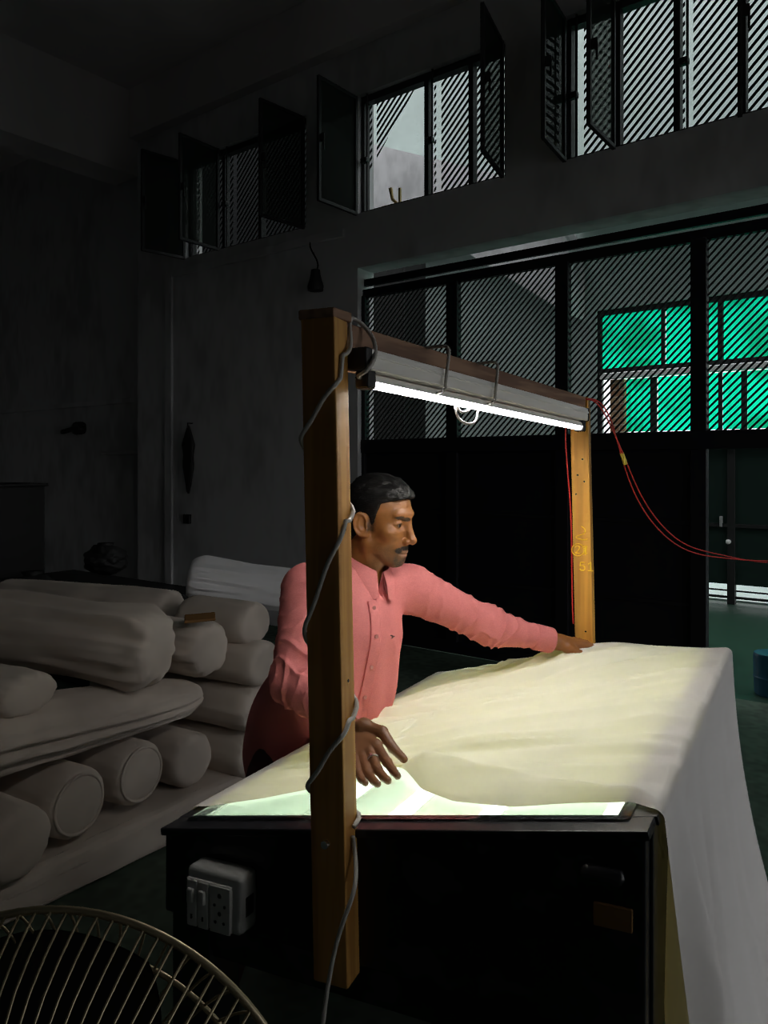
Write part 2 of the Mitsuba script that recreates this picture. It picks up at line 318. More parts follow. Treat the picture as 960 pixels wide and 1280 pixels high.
# sloping stair slab and dark column in the lane
st = sg.Polygon([(-2.6, 4.6), (-1.3, 4.6), (0.5, 3.35), (0.5, 4.2), (0.1, 5.0), (-2.6, 6.2)])
add('outside_stair', wpoly(st, OP + 0.02, OP + 0.5), 'm_plaster', label='sloping grey stair slab high on the building across the lane', cat='stair')
add('lane_column', wbox(-2.41, -1.45, 0, 4.4, -3.2, -2.7, 0.02), 'm_dark', label='dark square column out in the lane behind the left gate panel', cat='column')
# low dark shutter seen through the open wicket
sh = thing('lane_shutter', 'dark steel shutter across the lane seen through the open gate leaf', 'shutter')
for a, b in ((1.72, 2.14), (2.22, 3.2), (3.28, 4.58)):
    add('leaf', wbox(a, b, 0.22, 1.80, OP - 0.12, OP - 0.09), 'm_shutter', parent=sh)
for a, b in ((1.70, 1.74), (2.14, 2.22), (3.2, 3.28)): add('upright', wbox(a, b, 0.0, 1.80, OP - 0.14, OP - 0.06, 0.004), 'm_dark', parent=sh)
add('cross_bar', wbox(1.7, 4.6, 0.06, 0.085, OP - 0.12, OP - 0.09), 'm_dark', parent=sh)
add('cross_bar', wbox(1.7, 4.6, 0.14, 0.155, OP - 0.12, OP - 0.09), 'm_dark', parent=sh)
add('cross_bar', wbox(1.7, 4.6, 0.86, 0.90, OP - 0.09, OP - 0.06), 'm_dark', parent=sh)
add('door_knob', trimesh.creation.icosphere(2, 0.028).apply_translation(W(2.16, 0.70, OP - 0.03)), 'm_white_paint', True, parent=sh, label='pale round knob')
add('bolt', wbox(2.06, 2.09, 0.86, 0.98, OP - 0.09, OP - 0.05, 0.005), 'm_grey_plastic', parent=sh)
# blue drum
prof = np.array([[0, 0], [0.15, 0], [0.16, 0.02], [0.165, 0.16], [0.172, 0.17], [0.165, 0.18], [0.17, 0.36], [0.16, 0.39], [0.12, 0.40], [0, 0.40]])
bd = at(966, 850, 5.2); bd[2] = 0.0; prof = prof * 0.72
add('plastic_drum', trimesh.creation.revolve(prof, sections=40).apply_translation(bd), 'm_blue', 40, label='dark blue plastic drum on the green ground at the right edge', cat='drum')

# ------------------------------------------------------------------ the light table
L0, R0, F0 = np.array([-0.43, 1.51, 0.835]), np.array([0.395, 1.15, 1.0]), np.array([0.175, 2.60, 0.835])
UV, VV = F0 - L0, R0 - L0
NT = unit(np.cross(VV, UV)); NT = NT if NT[2] > 0 else -NT
A, B = unit(UV), unit([VV[0], VV[1], 0])
LU, LV = np.linalg.norm(UV), np.linalg.norm(VV)
def TP(u, v, h=0.0):
    """On the sloping top: u 0..1 along the length, v 0..1 across from the man's low side, h above the top."""
    return L0 + UV * u + VV * v + NT * h
def TZ(u, v, z):
    p = TP(u, v); p[2] = z; return p

def hexa(lo4, hi4, r):
    pts = np.array([*lo4, *hi4]); c = pts.mean(0); ex = pts - c
    return tm(rhull([p - np.sign(e) * 0 - unit(e) * r * 1.6 for p, e in zip(pts, ex)], r))
def board(u0, u1, v0, v1, ztop_h, zb, r=0.004):
    """A board of the box: its top follows the slope at depth ztop_h, its foot is level at zb."""
    cs = [(u0, v0), (u1, v0), (u1, v1), (u0, v1)]
    hi = [TP(u, v, ztop_h) for u, v in cs]; lo = [np.array([*h[:2], zb]) for h in hi]
    return hexa(lo, hi, r)

tb = thing('light_table', 'black painted sloping fabric inspection table with a lit glass top', 'table')
eu, ev = 0.024 / LU, 0.024 / LV
add('side_board', board(0, eu, 0, 1, -0.002, 0.68), 'm_black_paint', 40, parent=tb)
add('side_board', board(1 - eu, 1, 0, 1, -0.002, 0.68), 'm_black_paint', 40, parent=tb)
add('side_board', board(eu, 1 - eu, 0, ev, -0.002, 0.68), 'm_black_paint', 40, parent=tb)
add('side_board', board(eu, 1 - eu, 1 - ev, 1, -0.002, 0.68), 'm_black_paint', 40, parent=tb)
ru, rv = 0.045 / LU, 0.05 / LV
def slab(u0, u1, v0, v1, h0, h1, r):
    cs = [(u0, v0), (u1, v0), (u1, v1), (u0, v1)]
    return hexa([TP(u, v, h0) for u, v in cs], [TP(u, v, h1) for u, v in cs], r)
add('top_rim', slab(-0.006, ru, -0.006, 1.006, -0.006, 0.003, 0.003), 'm_black_paint', 40, parent=tb)
add('top_rim', slab(1 - ru, 1.006, -0.006, 1.006, -0.006, 0.003, 0.003), 'm_black_paint', 40, parent=tb)
add('top_rim', slab(ru, 1 - ru, -0.006, rv * 0.6, -0.006, 0.003, 0.003), 'm_black_paint', 40, parent=tb)
add('top_rim', slab(ru, 1 - ru, 1 - rv, 1.006, -0.006, 0.003, 0.003), 'm_black_paint', 40, parent=tb)
cs = [(eu, ev), (1 - eu, ev), (1 - eu, 1 - ev), (eu, 1 - ev)]
add('light_tray', hexa([TZ(u, v, 0.685) for u, v in cs], [TZ(u, v, 0.70) for u, v in cs], 0.002), 'm_inside', parent=tb, label='white board under the tubes')
for (u0, u1, v0, v1) in ((eu, eu * 1.25, ev, 1 - ev), (1 - eu * 1.25, 1 - eu, ev, 1 - ev), (eu * 1.25, 1 - eu * 1.25, ev, ev * 1.2), (eu * 1.25, 1 - eu * 1.25, 1 - ev * 1.2, 1 - ev)):
    add('reflector', board(u0, u1, v0, v1, -0.009, 0.70, 0.001), 'm_inside', parent=tb)
for v in (0.20, 0.40, 0.61, 0.87):
    pts = [TP(u, v, -0.075) for u in np.linspace(0.06, 0.94, 12)]
    key = add('tube_lamp', tube(pts, 0.0145, 12), 'm_white_paint', True, parent=tb, label='glowing tube under the glass')
    scene[key]['emitter'] = {'type': 'area', 'radiance': C(*BOX_LAMP)}
    for u in (0.045, 0.955):
        add('tube_holder', obox(TP(u, v, -0.08), [A, B, NT], [0.03, 0.03, 0.05], 0.004), 'm_white_paint', parent=tb)
gu0, gu1, gv0, gv1 = 0.022, 0.985, 0.035, 0.965
add('glass_top', tm(m3.Manifold.hull_points(np.array([TP(u, v, h) for u, v in ((gu0, gv0), (gu1, gv0), (gu1, gv1), (gu0, gv1)) for h in (0.0035, 0.0095)]))), 'm_glass', parent=tb, label='pale green glass sheet glowing from below')
# frame under the box and legs
lw = 0.085
for u0, u1, v0, v1 in ((0.02, 0.06, 0.05, 0.95), (0.94, 0.98, 0.05, 0.95), (0.06, 0.94, 0.01, 0.05), (0.06, 0.94, 0.95, 0.99)):
    q = [(u0, v0), (u1, v0), (u1, v1), (u0, v1)]
    add('rail', hexa([TZ(u, v, 0.60) for u, v in q], [TZ(u, v, 0.679) for u, v in q], 0.004), 'm_black_paint', 40, parent=tb)
for u in (0.012, 1 - lw / LU - 0.012):
    for v in (0.01, 1 - lw / LV - 0.01):
        q = [(u, v), (u + lw / LU, v), (u + lw / LU, v + lw / LV), (u, v + lw / LV)]
        add('leg', hexa([TZ(a, b, 0.0) for a, b in q], [TZ(a, b, 0.679) for a, b in q], 0.004), 'm_black_paint', 40, parent=tb)
OUT = -unit([UV[0], UV[1], 0])                                         # out of the near end
# lower panel on the right half of the near end
q = [(0.03, 0.60), (0.045, 0.60), (0.045, 0.91), (0.03, 0.91)]
add('end_panel', hexa([TZ(a, b, 0.05) for a, b in q], [TZ(a, b, 0.62) for a, b in q], 0.004), 'm_black_paint', 40, parent=tb)
BX = unit([B[0], B[1], 0])
pk = TZ(0, 0.93, 0.93) + OUT * 0.012
add('latch', obox(pk, [BX, OUT, UP], [0.066, 0.024, 0.026], 0.011), 'm_black_paint', 40, parent=tb, label='glossy black latch')
add('wood_plate', obox(TZ(0, 0.945, 0.865) + OUT * 0.004, [BX, OUT, UP], [0.058, 0.008, 0.036], 0.002), 'm_brown', parent=tb, label='small brown wood plate')

# switch board on the near end
sb = thing('switch_board', 'grey plastic switch box with two rockers and a socket on the black table end', 'switch box')
Pc = TZ(0, 0.125, 0.0)
sc_ = at(290, 1108, 1.455); c0 = sc_ - OUT * 0.02
def sbx(x, z, o, sx, sz, so, r): return obox(c0 + BX * x + UP * z + OUT * o, [BX, OUT, UP], [sx, so, sz], r)
Pe = L0 + VV * ((c0 - L0) @ BX / (VV @ BX)); c0 = np.array([Pe[0], Pe[1], c0[2]])
body = sbx(0, 0, 0.025, 0.122, 0.108, 0.05, 0.010)
add('box', body, 'm_grey_plastic', 40, parent=sb)
add('cover_plate', sbx(-0.006, -0.006, 0.052, 0.098, 0.084, 0.006, 0.002), 'm_switch', 40, parent=sb)
for x in (-0.041, -0.016):
    k = add('switch_plate', sbx(x, -0.008, 0.056, 0.022, 0.084, 0.004, 0.0015), 'm_switch', 40, parent=sb)
    add('rocker', sbx(x, 0.008, 0.060, 0.014, 0.026, 0.010, 0.003), 'm_switch', 40, parent=k)
    add('indicator', sbx(x, -0.032, 0.0585, 0.004, 0.008, 0.002, 0.0005), 'm_dark', parent=k)
sk = add('socket_plate', sbx(0.021, -0.008, 0.056, 0.044, 0.084, 0.004, 0.0015), 'm_switch', 40, parent=sb)
for x, z, d in ((0.021, 0.018, 0.009), (0.010, 0.0, 0.006), (0.032, 0.0, 0.006), (0.021, -0.014, 0.008), (0.012, -0.03, 0.006), (0.030, -0.03, 0.006)):
    add('socket_hole', tube([c0 + BX * x + UP * z + OUT * 0.0565, c0 + BX * x + UP * z + OUT * 0.0588], d / 2, 10), 'm_dark', parent=sk)
add('knockout', sbx(0.0605, -0.005, 0.025, 0.003, 0.035, 0.022, 0.001), 'm_dark', parent=sb)

# ------------------------------------------------------------------ wooden frame over the table
LEAN = -0.022                                                          # the frame leans a little to the left
fr = thing('wooden_lamp_frame', 'tall wooden goalpost frame of two posts and a beam over the light table', 'frame')
def pol(z, base): return base + BX * (LEAN * (z - 0.9)) + UP * z
pn = at(421, 1072, 1.335); pn = np.array([pn[0], pn[1], 0]); v_n = (pn - L0) @ BX / (VV @ BX)
pn = TZ(0, v_n, 0.0) + OUT * 0.026; pn[2] = 0
v_f = 0.545; pf = TZ(1, v_f, 0.0) - OUT * 0.03; pf[2] = 0
PW, PT = 0.066, 0.05
def post(base, z0, z1, w=PW, t=PT):
    ax = unit(pol(z1, base) - pol(z0, base))
    return obox((pol(z0, base) + pol(z1, base)) / 2, [BX - ax * (BX @ ax), np.cross(ax, BX), ax], [w, t, z1 - z0], 0.003)
ZN, ZF = 1.805, 1.765
p1 = add('post', post(pn, 0.665, ZN), 'm_wood_shaded', 40, parent=fr)
p2 = add('post', post(pf, 0.66, ZF, 0.056, 0.05), 'm_wood', 40, parent=fr)
b0, b1 = pol(ZN - 0.04, pn) - OUT * 0.027, pol(ZF - 0.038, pf) + OUT * 0.026
bd_, bs_, bu_ = unit(b1 - b0), None, None
bs_ = unit(np.cross(bd_, UP)); bu_ = np.cross(bs_, bd_)
add('beam', obox((b0 + b1) / 2, [bd_, bs_, bu_], [np.linalg.norm(b1 - b0), 0.05, 0.076], 0.003), 'm_beam', 40, parent=fr)
cap = pol(ZN + 0.006, pn)
add('cap_block', obox(cap - OUT * 0.004, [BX, OUT, UP], [PW + 0.004, PT + 0.01, 0.018], 0.003), 'm_beam', 40, parent=fr)
for zz in (1.10, 1.27):
    pass
for z, dx in ((0.905, 0.0),):
    add('bolt', tube([pol(z, pn) + OUT * 0.024, pol(z, pn) + OUT * 0.032], 0.007, 10), 'm_steel', parent=fr)
for z, dx in ((1.50, 0.014), (1.46, -0.012), (1.52, -0.006), (1.03, 0.008), (1.57, 0.01)):
    add('nail_hole', tube([pol(z, pf) + BX * dx + OUT * 0.0245, pol(z, pf) + BX * dx + OUT * 0.0256], 0.0028, 8), 'm_dark', parent=fr)
for z in (1.44, 1.18):
    add('nail_hole', tube([pol(z, pn) + BX * (PW / 2 - 0.0005), pol(z, pn) + BX * (PW / 2 + 0.0006)], 0.0028, 8), 'm_dark', parent=fr)
# chalk numbers on the far post
def chalk(text, z, dx, h):
    t = meshkit.text_mesh(text, h, 0.0012); M = np.eye(4); M[:3, 0], M[:3, 1], M[:3, 2] = BX, UP, np.cross(BX, UP)
    o = pol(z, pf) + BX * dx + OUT * 0.0255; M[:3, 3] = o
    t.apply_transform(M); return t
ring = [pol(1.285, pf) + BX * (-0.010 + 0.019 * math.cos(a)) + UP * (0.0 + 0.019 * math.sin(a)) + OUT * 0.0258 for a in np.linspace(0.5, 6.6, 30)]
add('chalk_mark', cat_([chalk('21', 1.273, -0.023, 0.026), tube(ring, 0.0016, 6), tube([pol(1.30, pf) + BX * 0.018 + OUT * 0.0258, pol(1.27, pf) + BX * 0.013 + OUT * 0.0258], 0.0016, 6)]), 'm_chalk', parent=fr, label='orange chalk number 21 in a ring')
add('chalk_mark', chalk('51', 1.22, -0.010, 0.028), 'm_chalk', parent=fr, label='orange chalk number 51')
add('chalk_mark', tube(spline([pol(z, pf) + BX * x + OUT * 0.0258 for z, x in ((1.36, 0.002), (1.345, 0.014), (1.335, 0.006), (1.325, -0.016), (1.318, 0.0), (1.322, 0.02))], 30), 0.0016, 6), 'm_chalk', parent=fr, label='orange chalk scribble')

# ------------------------------------------------------------------ tube lamp fixed under the beam
lf = thing('tube_lamp_fixture', 'lit white tube lamp on a grey batten tied under the wooden beam', 'lamp')
q0 = b0 + bs_ * 0.048 + bd_ * 0.022 - bu_ * 0.028; q1 = b1 + bs_ * 0.048 - bd_ * 0.105 - bu_ * 0.028
ql = np.linalg.norm(q1 - q0)
ch = sg.Polygon([(-0.021, -0.027), (0.021, -0.027), (0.021, 0.027), (-0.021, 0.027)]).buffer(0.003)
add('batten', obox((q0 + q1) / 2, [bd_, bs_, bu_], [ql, 0.042, 0.038], 0.004), 'm_batten', 40, parent=lf)
add('end_cap', obox(q0 - bd_ * 0.008, [bd_, bs_, bu_], [0.02, 0.044, 0.040], 0.004), 'm_dark', 40, parent=lf)
add('end_cap', obox(q1 + bd_ * 0.004, [bd_, bs_, bu_], [0.012, 0.044, 0.040], 0.004), 'm_dark', 40, parent=lf)
add('ridge', obox((q0 + q1) / 2 + bs_ * 0.0215 + bu_ * 0.006, [bd_, bs_, bu_], [ql, 0.003, 0.006], 0.001), 'm_batten', 40, parent=lf)
for p in (q0 + bd_ * 0.012, q1 - bd_ * 0.012):
    add('lamp_holder', obox(p - bu_ * 0.034 , [bd_, bs_, bu_], [0.026, 0.030, 0.034], 0.005), 'm_dark', 40, parent=lf)
tc0, tc1 = q0 + bd_ * 0.026 - bu_ * 0.0345, q1 - bd_ * 0.026 - bu_ * 0.0345
def half_tube(a0, a1, r, n=10, m=24):
    ang = np.linspace(a0, a1, n); t = np.linspace(0, 1, m)
    P = np.array([[tc0 + (tc1 - tc0) * x + r * (math.cos(a) * bs_ + math.sin(a) * bu_) for a in ang] for x in t]); return grid_mesh(P)
mt = half_tube(math.radians(-172), math.radians(-8), 0.0135)
if mt.face_normals.mean(0) @ bu_ > 0: mt.invert()
tk = add('tube', mt, 'm_white_paint', True, parent=lf, label='glowing white tube')
scene[tk]['emitter'] = {'type': 'area', 'radiance': C(*LAMP)}
mb = half_tube(math.radians(-10), math.radians(190), 0.0132)
add('tube_back', mb, 'm_batten', True, parent=lf)

# ------------------------------------------------------------------ cables
cb = thing('grey_cable', 'grey flex cable wound round the near wooden post and up to the lamp', 'cable')
def around(z, ang):                                                    # a point on the outline of the near post
    c, s = math.cos(ang), math.sin(ang); hx, hy = PW / 2 + 0.005, PT / 2 + 0.005
    k = (abs(c / hx) ** 5 + abs(s / hy) ** 5) ** -0.2; return pol(z, pn) + BX * (c * k) + OUT * (s * k)
def wind(z0, z1, a0, a1, n=40):
    return [around(z0 + (z1 - z0) * t, math.radians(a0 + (a1 - a0) * t)) for t in np.linspace(0, 1, n)]
lead = [q0 - bd_ * 0.02 + bu_ * 0.03, q0 - bd_ * 0.03 - bu_ * 0.02 + bs_ * 0.015, q0 - bd_ * 0.05 - bu_ * 0.0 + bs_ * 0.01]
path = wind(1.74, 1.70, 10, 20, 4) + wind(1.70, 1.585, 20, 160, 24) + wind(1.585, 1.455, 160, 350, 18) + wind(1.455, 1.245, 370, 520, 26) + wind(1.245, 1.115, 520, 715, 18) + wind(1.115, 0.985, 730, 880, 22) + wind(0.985, 0.93, 880, 1080, 16)
low = [around(0.915, math.radians(5)) , around(0.88, math.radians(10)) + BX * 0.006, at(443, 1110, 1.28), at(428, 1155, 1.27), at(414, 1210, 1.27), at(406, 1260, 1.27), at(398, 1330, 1.26)]
add('winding', tube(path, 0.0042, 8), 'm_cable', True, parent=cb)
add('tail', tube(spline(low, 50), 0.004, 8), 'm_cable', True, parent=cb)
add('lead', tube(spline([around(1.74, math.radians(10)), b0 + bs_ * 0.03 + bu_ * 0.02 + bd_ * 0.01, b0 + bd_ * 0.03 + bs_ * 0.02 + bu_ * 0.05, b0 + bd_ * 0.055 + bs_ * 0.045 + bu_ * 0.02, q0 - bd_ * 0.022 + bs_ * 0.03 - bu_ * 0.02, q0 - bd_ * 0.02 + bs_ * 0.01 - bu_ * 0.03, q0 + bd_ * 0.01 - bu_ * 0.032], 50), 0.004, 8), 'm_cable', True, parent=cb)
def tie(t):
    c = q0 + bd_ * t; pts = []
    for a in np.linspace(0, 2 * math.pi, 40):
        x, y = math.cos(a), math.sin(a); hx, hy = 0.052, 0.050
        k = min(hx / max(abs(x), 1e-6), hy / max(abs(y), 1e-6)); k = min(k, 0.066); pts.append(c - bs_ * 0.022 + bu_ * 0.016 + bs_ * x * k + bu_ * y * k + bd_ * 0.012 * math.sin(a))
    return tube(pts, 0.0035, 7)
ct = thing('lamp_tie', 'thin flex tied round the beam and lamp batten nearer the near post', 'cable tie')
add('loop', tie(0.224 * ql), 'm_cable', True, parent=ct)
ct = thing('lamp_tie', 'thin pale flex tied round beam and batten past the middle, with a hanging loop', 'cable tie')
add('loop', tie(0.426 * ql), 'm_cable', True, parent=ct)
c = q0 + bd_ * 0.35 * ql - bu_ * 0.045
add('hanging_loop', tube(spline([c - bd_ * 0.05 + bu_ * 0.03, c - bd_ * 0.045 - bu_ * 0.02, c - bd_ * 0.02 - bu_ * 0.034 , c + bd_ * 0.02 - bu_ * 0.036, c + bd_ * 0.05 - bu_ * 0.02, c + bd_ * 0.055 + bu_ * 0.02, c + bd_ * 0.02 + bu_ * 0.0, c - bd_ * 0.03 - bu_ * 0.012, c - bd_ * 0.05 + bu_ * 0.02], 60), 0.003, 7), 'm_cable', True, parent=ct)
rw = thing('red_wire', 'twisted pair of thin red wires sagging from the frame to the right edge', 'wire')
wp = [at(722, 503, 2.40), at(742, 500, 2.41), at(756, 514, 2.44), at(768, 540, 2.47), at(782, 580, 2.52), at(805, 632, 2.58), at(850, 680, 2.66), at(900, 695, 2.74), at(960, 702, 2.85), at(1060, 690, 3.1), at(1150, 640, 3.4)]
mid = spline(wp, 120); jt = int(np.argmin(np.abs(582 - 960 * (mid[:, 2] - 1.55) / mid[:, 1] - 571))); tw = np.linspace(0, 10, 120); off = np.stack([np.cos(tw), 0 * tw, np.sin(tw)], 1) * 0.009 * np.clip(np.arange(120) / 20, 0.2, 1)[:, None]
add('strand', tube(mid + off, 0.0023, 6), 'm_red', True, parent=rw); add('strand', tube(mid - off, 0.0023, 6), 'm_red', True, parent=rw)
add('joint_tape', tube([mid[jt - 1], mid[jt + 2]], 0.007, 8), 'm_yellow', parent=rw, label='yellow tape')
rw2 = [pol(ZF - 0.05, pf) - BX * 0.035 + OUT * 0.028, pol(1.62, pf) - BX * 0.042 + OUT * 0.02, pol(1.5, pf) - BX * 0.036 + OUT * 0.02, pol(1.38, pf) - BX * 0.031 + OUT * 0.02, pol(1.2, pf) - BX * 0.032 + OUT * 0.02, pol(1.05, pf) - BX * 0.031 + OUT * 0.02]
add('red_lead', tube(spline(rw2, 40), 0.0026, 6), 'm_red', True, label='red wire running down the left edge of the far wooden post', cat='wire')

# ------------------------------------------------------------------ inspection cloth
def uv_of(px, py, h=0.0):
    d = at(px, py, 1.0) - EYE; t = (NT @ (L0 + NT * h - EYE)) / (NT @ d); p = EYE + t * d - NT * h - L0
    s = np.linalg.solve(np.array([[UV @ UV, UV @ VV], [UV @ VV, VV @ VV]]), [p @ UV, p @ VV]); return s
edge = np.array([(*uv_of(px, py, 0.012),) for px, py in ((262, 1008), (330, 998), (395, 985), (440, 968), (470, 953), (500, 965), (528, 988), (567, 1002), (640, 1009), (720, 1004), (790, 1003), (820, 1012))])
CREASE = np.array([(*uv_of(px, py, 0.035),) for px, py in ((507, 948), (600, 962), (700, 972), (770, 980), (815, 988))])
GRIP = uv_of(500, 962, 0.03); HOLD = uv_of(742, 833, 0.0)
nv, nu = 150, 130
def cloth_point(a, v):
    """a 0..1 from the near edge to the far one; v below 0 hangs at the man's side, above 1 at the high side."""
    vc = min(max(v, 0), 1)
    uf = np.interp(vc, edge[:, 1], edge[:, 0]); 
    if v < 0: uf += -v * 0.35
    u = uf + (1.012 - uf) * a
    h = 0.0125
    g = math.exp(-(((u - GRIP[0]) * LU) ** 2 / 0.004 + ((v - GRIP[1]) * LV) ** 2 / 0.006)); h += 0.014 * g
    if v > GRIP[1] - 0.03:                                            # the turned-up near edge: a crease runs from the hand to the high side
        w = min(max((v - GRIP[1]) / (1.0 - GRIP[1]), 0), 1); ur = max(np.interp(v, CREASE[:, 1], CREASE[:, 0]), uf + 0.02)
        H = 0.034 * (1 - 0.6 * w) * min(1, (v - GRIP[1] + 0.03) * 12) * (1 if v <= 0.97 else max(0, 1 - (v - 0.97) * 20))
        x = (u - uf) / (ur - uf); h += H * (min(x, 1) ** 0.8 if x <= 1 else math.exp(-(u - ur) * LU / 0.06))
    h += 0.050 * math.exp(-(((u - 1.0) * LU) ** 2 / 0.035)) * math.exp(-((v - 0.60) * LV) ** 2 / 0.045)
    vv = min(max(v, 0), 1)
    fan = (u - GRIP[0]) / (0.60 + vv * 0.65)                           # wrinkles fan out from the near hand
    n1 = meshkit.noise(np.array([fan * 26, v * 2.2, 0.3])); n2 = meshkit.noise(np.array([fan * 60 + 4, v * 3.5, 2.1]))
    fade = min(1, 4 * a) * min(1, (1.0 - a) * 12 + 0.05) * min(1, max(v, 0) * 6 + 0.03) * (1 if v < 0.93 else max(0.2, 1 - (v - 0.93) * 9))
    n3 = abs(meshkit.noise(np.array([fan * 15 + 8, v * 1.3, 5.2])) - 0.5); h += (0.055 * max(n1 - 0.40, 0) + 0.010 * n2 + 0.018 * max(0, 1 - n3 * 8)) * fade
    if v > 0.86: h += 0.006 * max(0, math.sin(u * 38 + 1.3)) * (0.3 + max(0, 1 - u * 1.6)) * min((v - 0.86) * 8, 1)
    p = TP(u, vc, h)
    if v > 1:
        d = (v - 1) * LV; r = 0.017; k = min(d / (r * math.pi / 2), 1) * math.pi / 2
        dn = max(d - r * math.pi / 2, 0)
        fold = 0.016 * math.sin(u * 44 + 0.9 * math.sin(u * 17)) * max(1.2 - 1.4 * u, 0.15) + 0.022 * math.exp(-((u - 0.16) / 0.03) ** 2) - 0.012 * math.exp(-((u - 0.24) / 0.03) ** 2) + 0.012 * math.exp(-((u - 0.06) / 0.025) ** 2)
        p = p + BX * (r * math.sin(k) + dn * 0.035 + dn * dn * (0.03 + 0.14 * a) + fold * min(dn * 5, 1.6)) - UP * (r * (1 - math.cos(k)) + dn) + OUT * (0.03 * dn * (1 - a)) 
    if v < 0:
        d = -v * LV; p = p - BX * (0.008 + 0.006 * math.sin(u * 26) * min(d * 6, 1)) - UP * d
    return p
vs = np.r_[np.linspace(-0.13, -0.01, 7), np.linspace(0, 1, 110), 1 + np.linspace(0.004, 0.06, 9), 1 + np.linspace(0.08, 0.98, 44)]
as_ = np.r_[np.linspace(0, 0.2, 40), np.linspace(0.205, 1, 110)]
P = np.array([[cloth_point(a, v) for v in vs] for a in as_])
cm = grid_mesh(P)
if cm.face_normals[len(cm.faces) // 3][2] < 0: cm.invert()
add('inspection_cloth', cm, 'm_cloth', True, label='long cream cotton cloth spread over the glowing table and hanging off its high side', cat='cloth')

# ------------------------------------------------------------------ bales and rolls of cloth at the left
AXL = unit([-0.874, 0.485, 0])
def roll_mesh(end, axis, length, R, seed, squash=0.93, gather=0.0, sag=0.0, nr=84, nt=54, taper=0.0, rough=1.0):
    d, a, b = frame(axis); a = np.cross(d, UP); a = unit(a); b = np.cross(a, d)
    prof = [(-0.012, 0.0), (-0.012, 0.30), (-0.010, 0.62), (-0.004, 0.84), (0.012, 0.945), (0.04, 0.99)]
    t_ = [(x * R / 0.13, r) for x, r in prof] + [(t, 1.0) for t in np.linspace(0.07, length - 0.05, nt)] + [(length - 0.02, 0.95), (length, 0.7), (length + 0.008, 0.3), (length + 0.01, 0.0)]
    th = np.linspace(0, 2 * np.pi, nr, endpoint=False); P = np.zeros((len(t_), nr, 3))
    for i, (t, r) in enumerate(t_):
        x, z = np.cos(th), np.sin(th)
        q = np.stack([x * R * 5, z * R * 5, np.full(nr, t * 1.6)], 1)
        rr = R * r * (1 - taper * t / length) * np.ones(nr)
        rr += r * R * rough * 0.22 * (meshkit.fbm(q + seed * 7.3, 3, seed) - 0.5)
        if gather: rr += r * R * gather * np.exp(-max(t, 0) / (3.5 * R)) * min(1, max(t, 0) / (0.5 * R)) * 0.55 * (meshkit.noise(np.stack([np.cos(th) * 5 + 9, np.sin(th) * 5, np.full(nr, t * 1.5)], 1), seed + 3) ** 1.5 - 0.35)
        rr += r * R * (0.07 * rough + 0.16 * gather) * (meshkit.noise(np.stack([np.cos(th + 0.5 * t) * 4.2 + seed, np.sin(th + 0.5 * t) * 4.2, np.full(nr, t * 1.1)], 1), seed) - 0.5)
        c = np.asarray(end) + d * t - UP * sag * math.sin(math.pi * min(max(t / length, 0), 1))
        P[i] = c + (rr * x)[:, None] * a + (rr * z * squash)[:, None] * b
    m = grid_mesh(P, True)
    if m.volume < 0: m.invert()
    return m

def roll(px, py, Y, r, axis, length, label, m='m_bale', band=False, name='cloth_roll', **k):
    end = at(px, py, Y); key = thing(name, label, 'cloth roll', 'white wrapped rolls of cloth')
    seed = int(px * 3 + py) % 97
    add('wrapping', roll_mesh(end, axis, length, r, seed, **k), m, True, parent=key)
    if band:                                                           # the wrapped end cloth, folded over
        d = unit(axis); a = unit(np.cross(d, UP)); b = np.cross(a, d)
        pts = [end - d * 0.006 + (a * math.cos(t) + b * math.sin(t)) * r * 0.80 for t in np.linspace(0, 2 * math.pi, 40)]
        add('end_hem', tube(pts, 0.006, 6), m, True, parent=key)
    return key

# low covered base the rolls lie on
q = [at(-60, 1195, 2.42), at(205, 1058, 3.12)]
g0 = np.array([-1.62, 2.14, 0]); g1 = np.array([-0.45, 3.75, 0])
base_pts = [g0, g1, g1 + AXL * 1.3, g0 + AXL * 1.3]
bm = tm(rhull([p + UP * 0.035 for p in base_pts] + [p + UP * 0.125 for p in base_pts], 0.035, 16))
bm = trimesh.Trimesh(*trimesh.remesh.subdivide_to_size(bm.vertices, bm.faces, 0.07)[:2]); bm.merge_vertices()
vv_ = np.array(bm.vertices); vv_[:, 2] += (meshkit.fbm(vv_ * 4) - 0.5) * 0.05 * (vv_[:, 2] > 0.1); vv_[:, :2] += ((meshkit.fbm(vv_ * 5 + 9) - 0.5) * 0.06 * (vv_[:, 2] > 0.02))[:, None] * -AXL[:2]
vv_[:, 2] = np.maximum(vv_[:, 2], 0.0); bm.vertices = vv_
add('low_platform', bm, 'm_bale', True, label='low white sheet covered platform on the floor under the cloth rolls', cat='platform')

GR = 'white wrapped rolls of cloth'
for px, py, Y, r, w in ((25, 1055, 2.57, 0.132, 'nearest, at the left edge'), (98, 1005, 2.82, 0.132, 'second from the left edge'), (176, 967, 3.08, 0.130, 'third from the left edge'), (243, 950, 3.33, 0.122, 'fourth and furthest')):
    roll(px, py, Y, r, AXL, 1.15, f'round-ended cloth roll of the bottom row, {w}', band=px in (98, 176), squash=0.97)
for px, py, Y, r, ln, w in ((318, 945, 3.5, 0.120, 1.0, 'lowest of the far stack beside the man'), (323, 886, 3.5, 0.122, 1.0, 'second from the bottom of the far stack beside the man'), (332, 830, 3.5, 0.122, 0.9, 'third from the bottom of the far stack beside the man'), (320, 781, 3.55, 0.118, 0.42, 'topmost of the far stack beside the man')):
    roll(px, py, Y, r, AXL, ln, f'cloth roll, {w}', squash=0.86, rough=1.0)
roll(262, 838, 4.1, 0.15, AXL, 0.9, 'cloth roll directly under the brightest white bundle', squash=0.9)
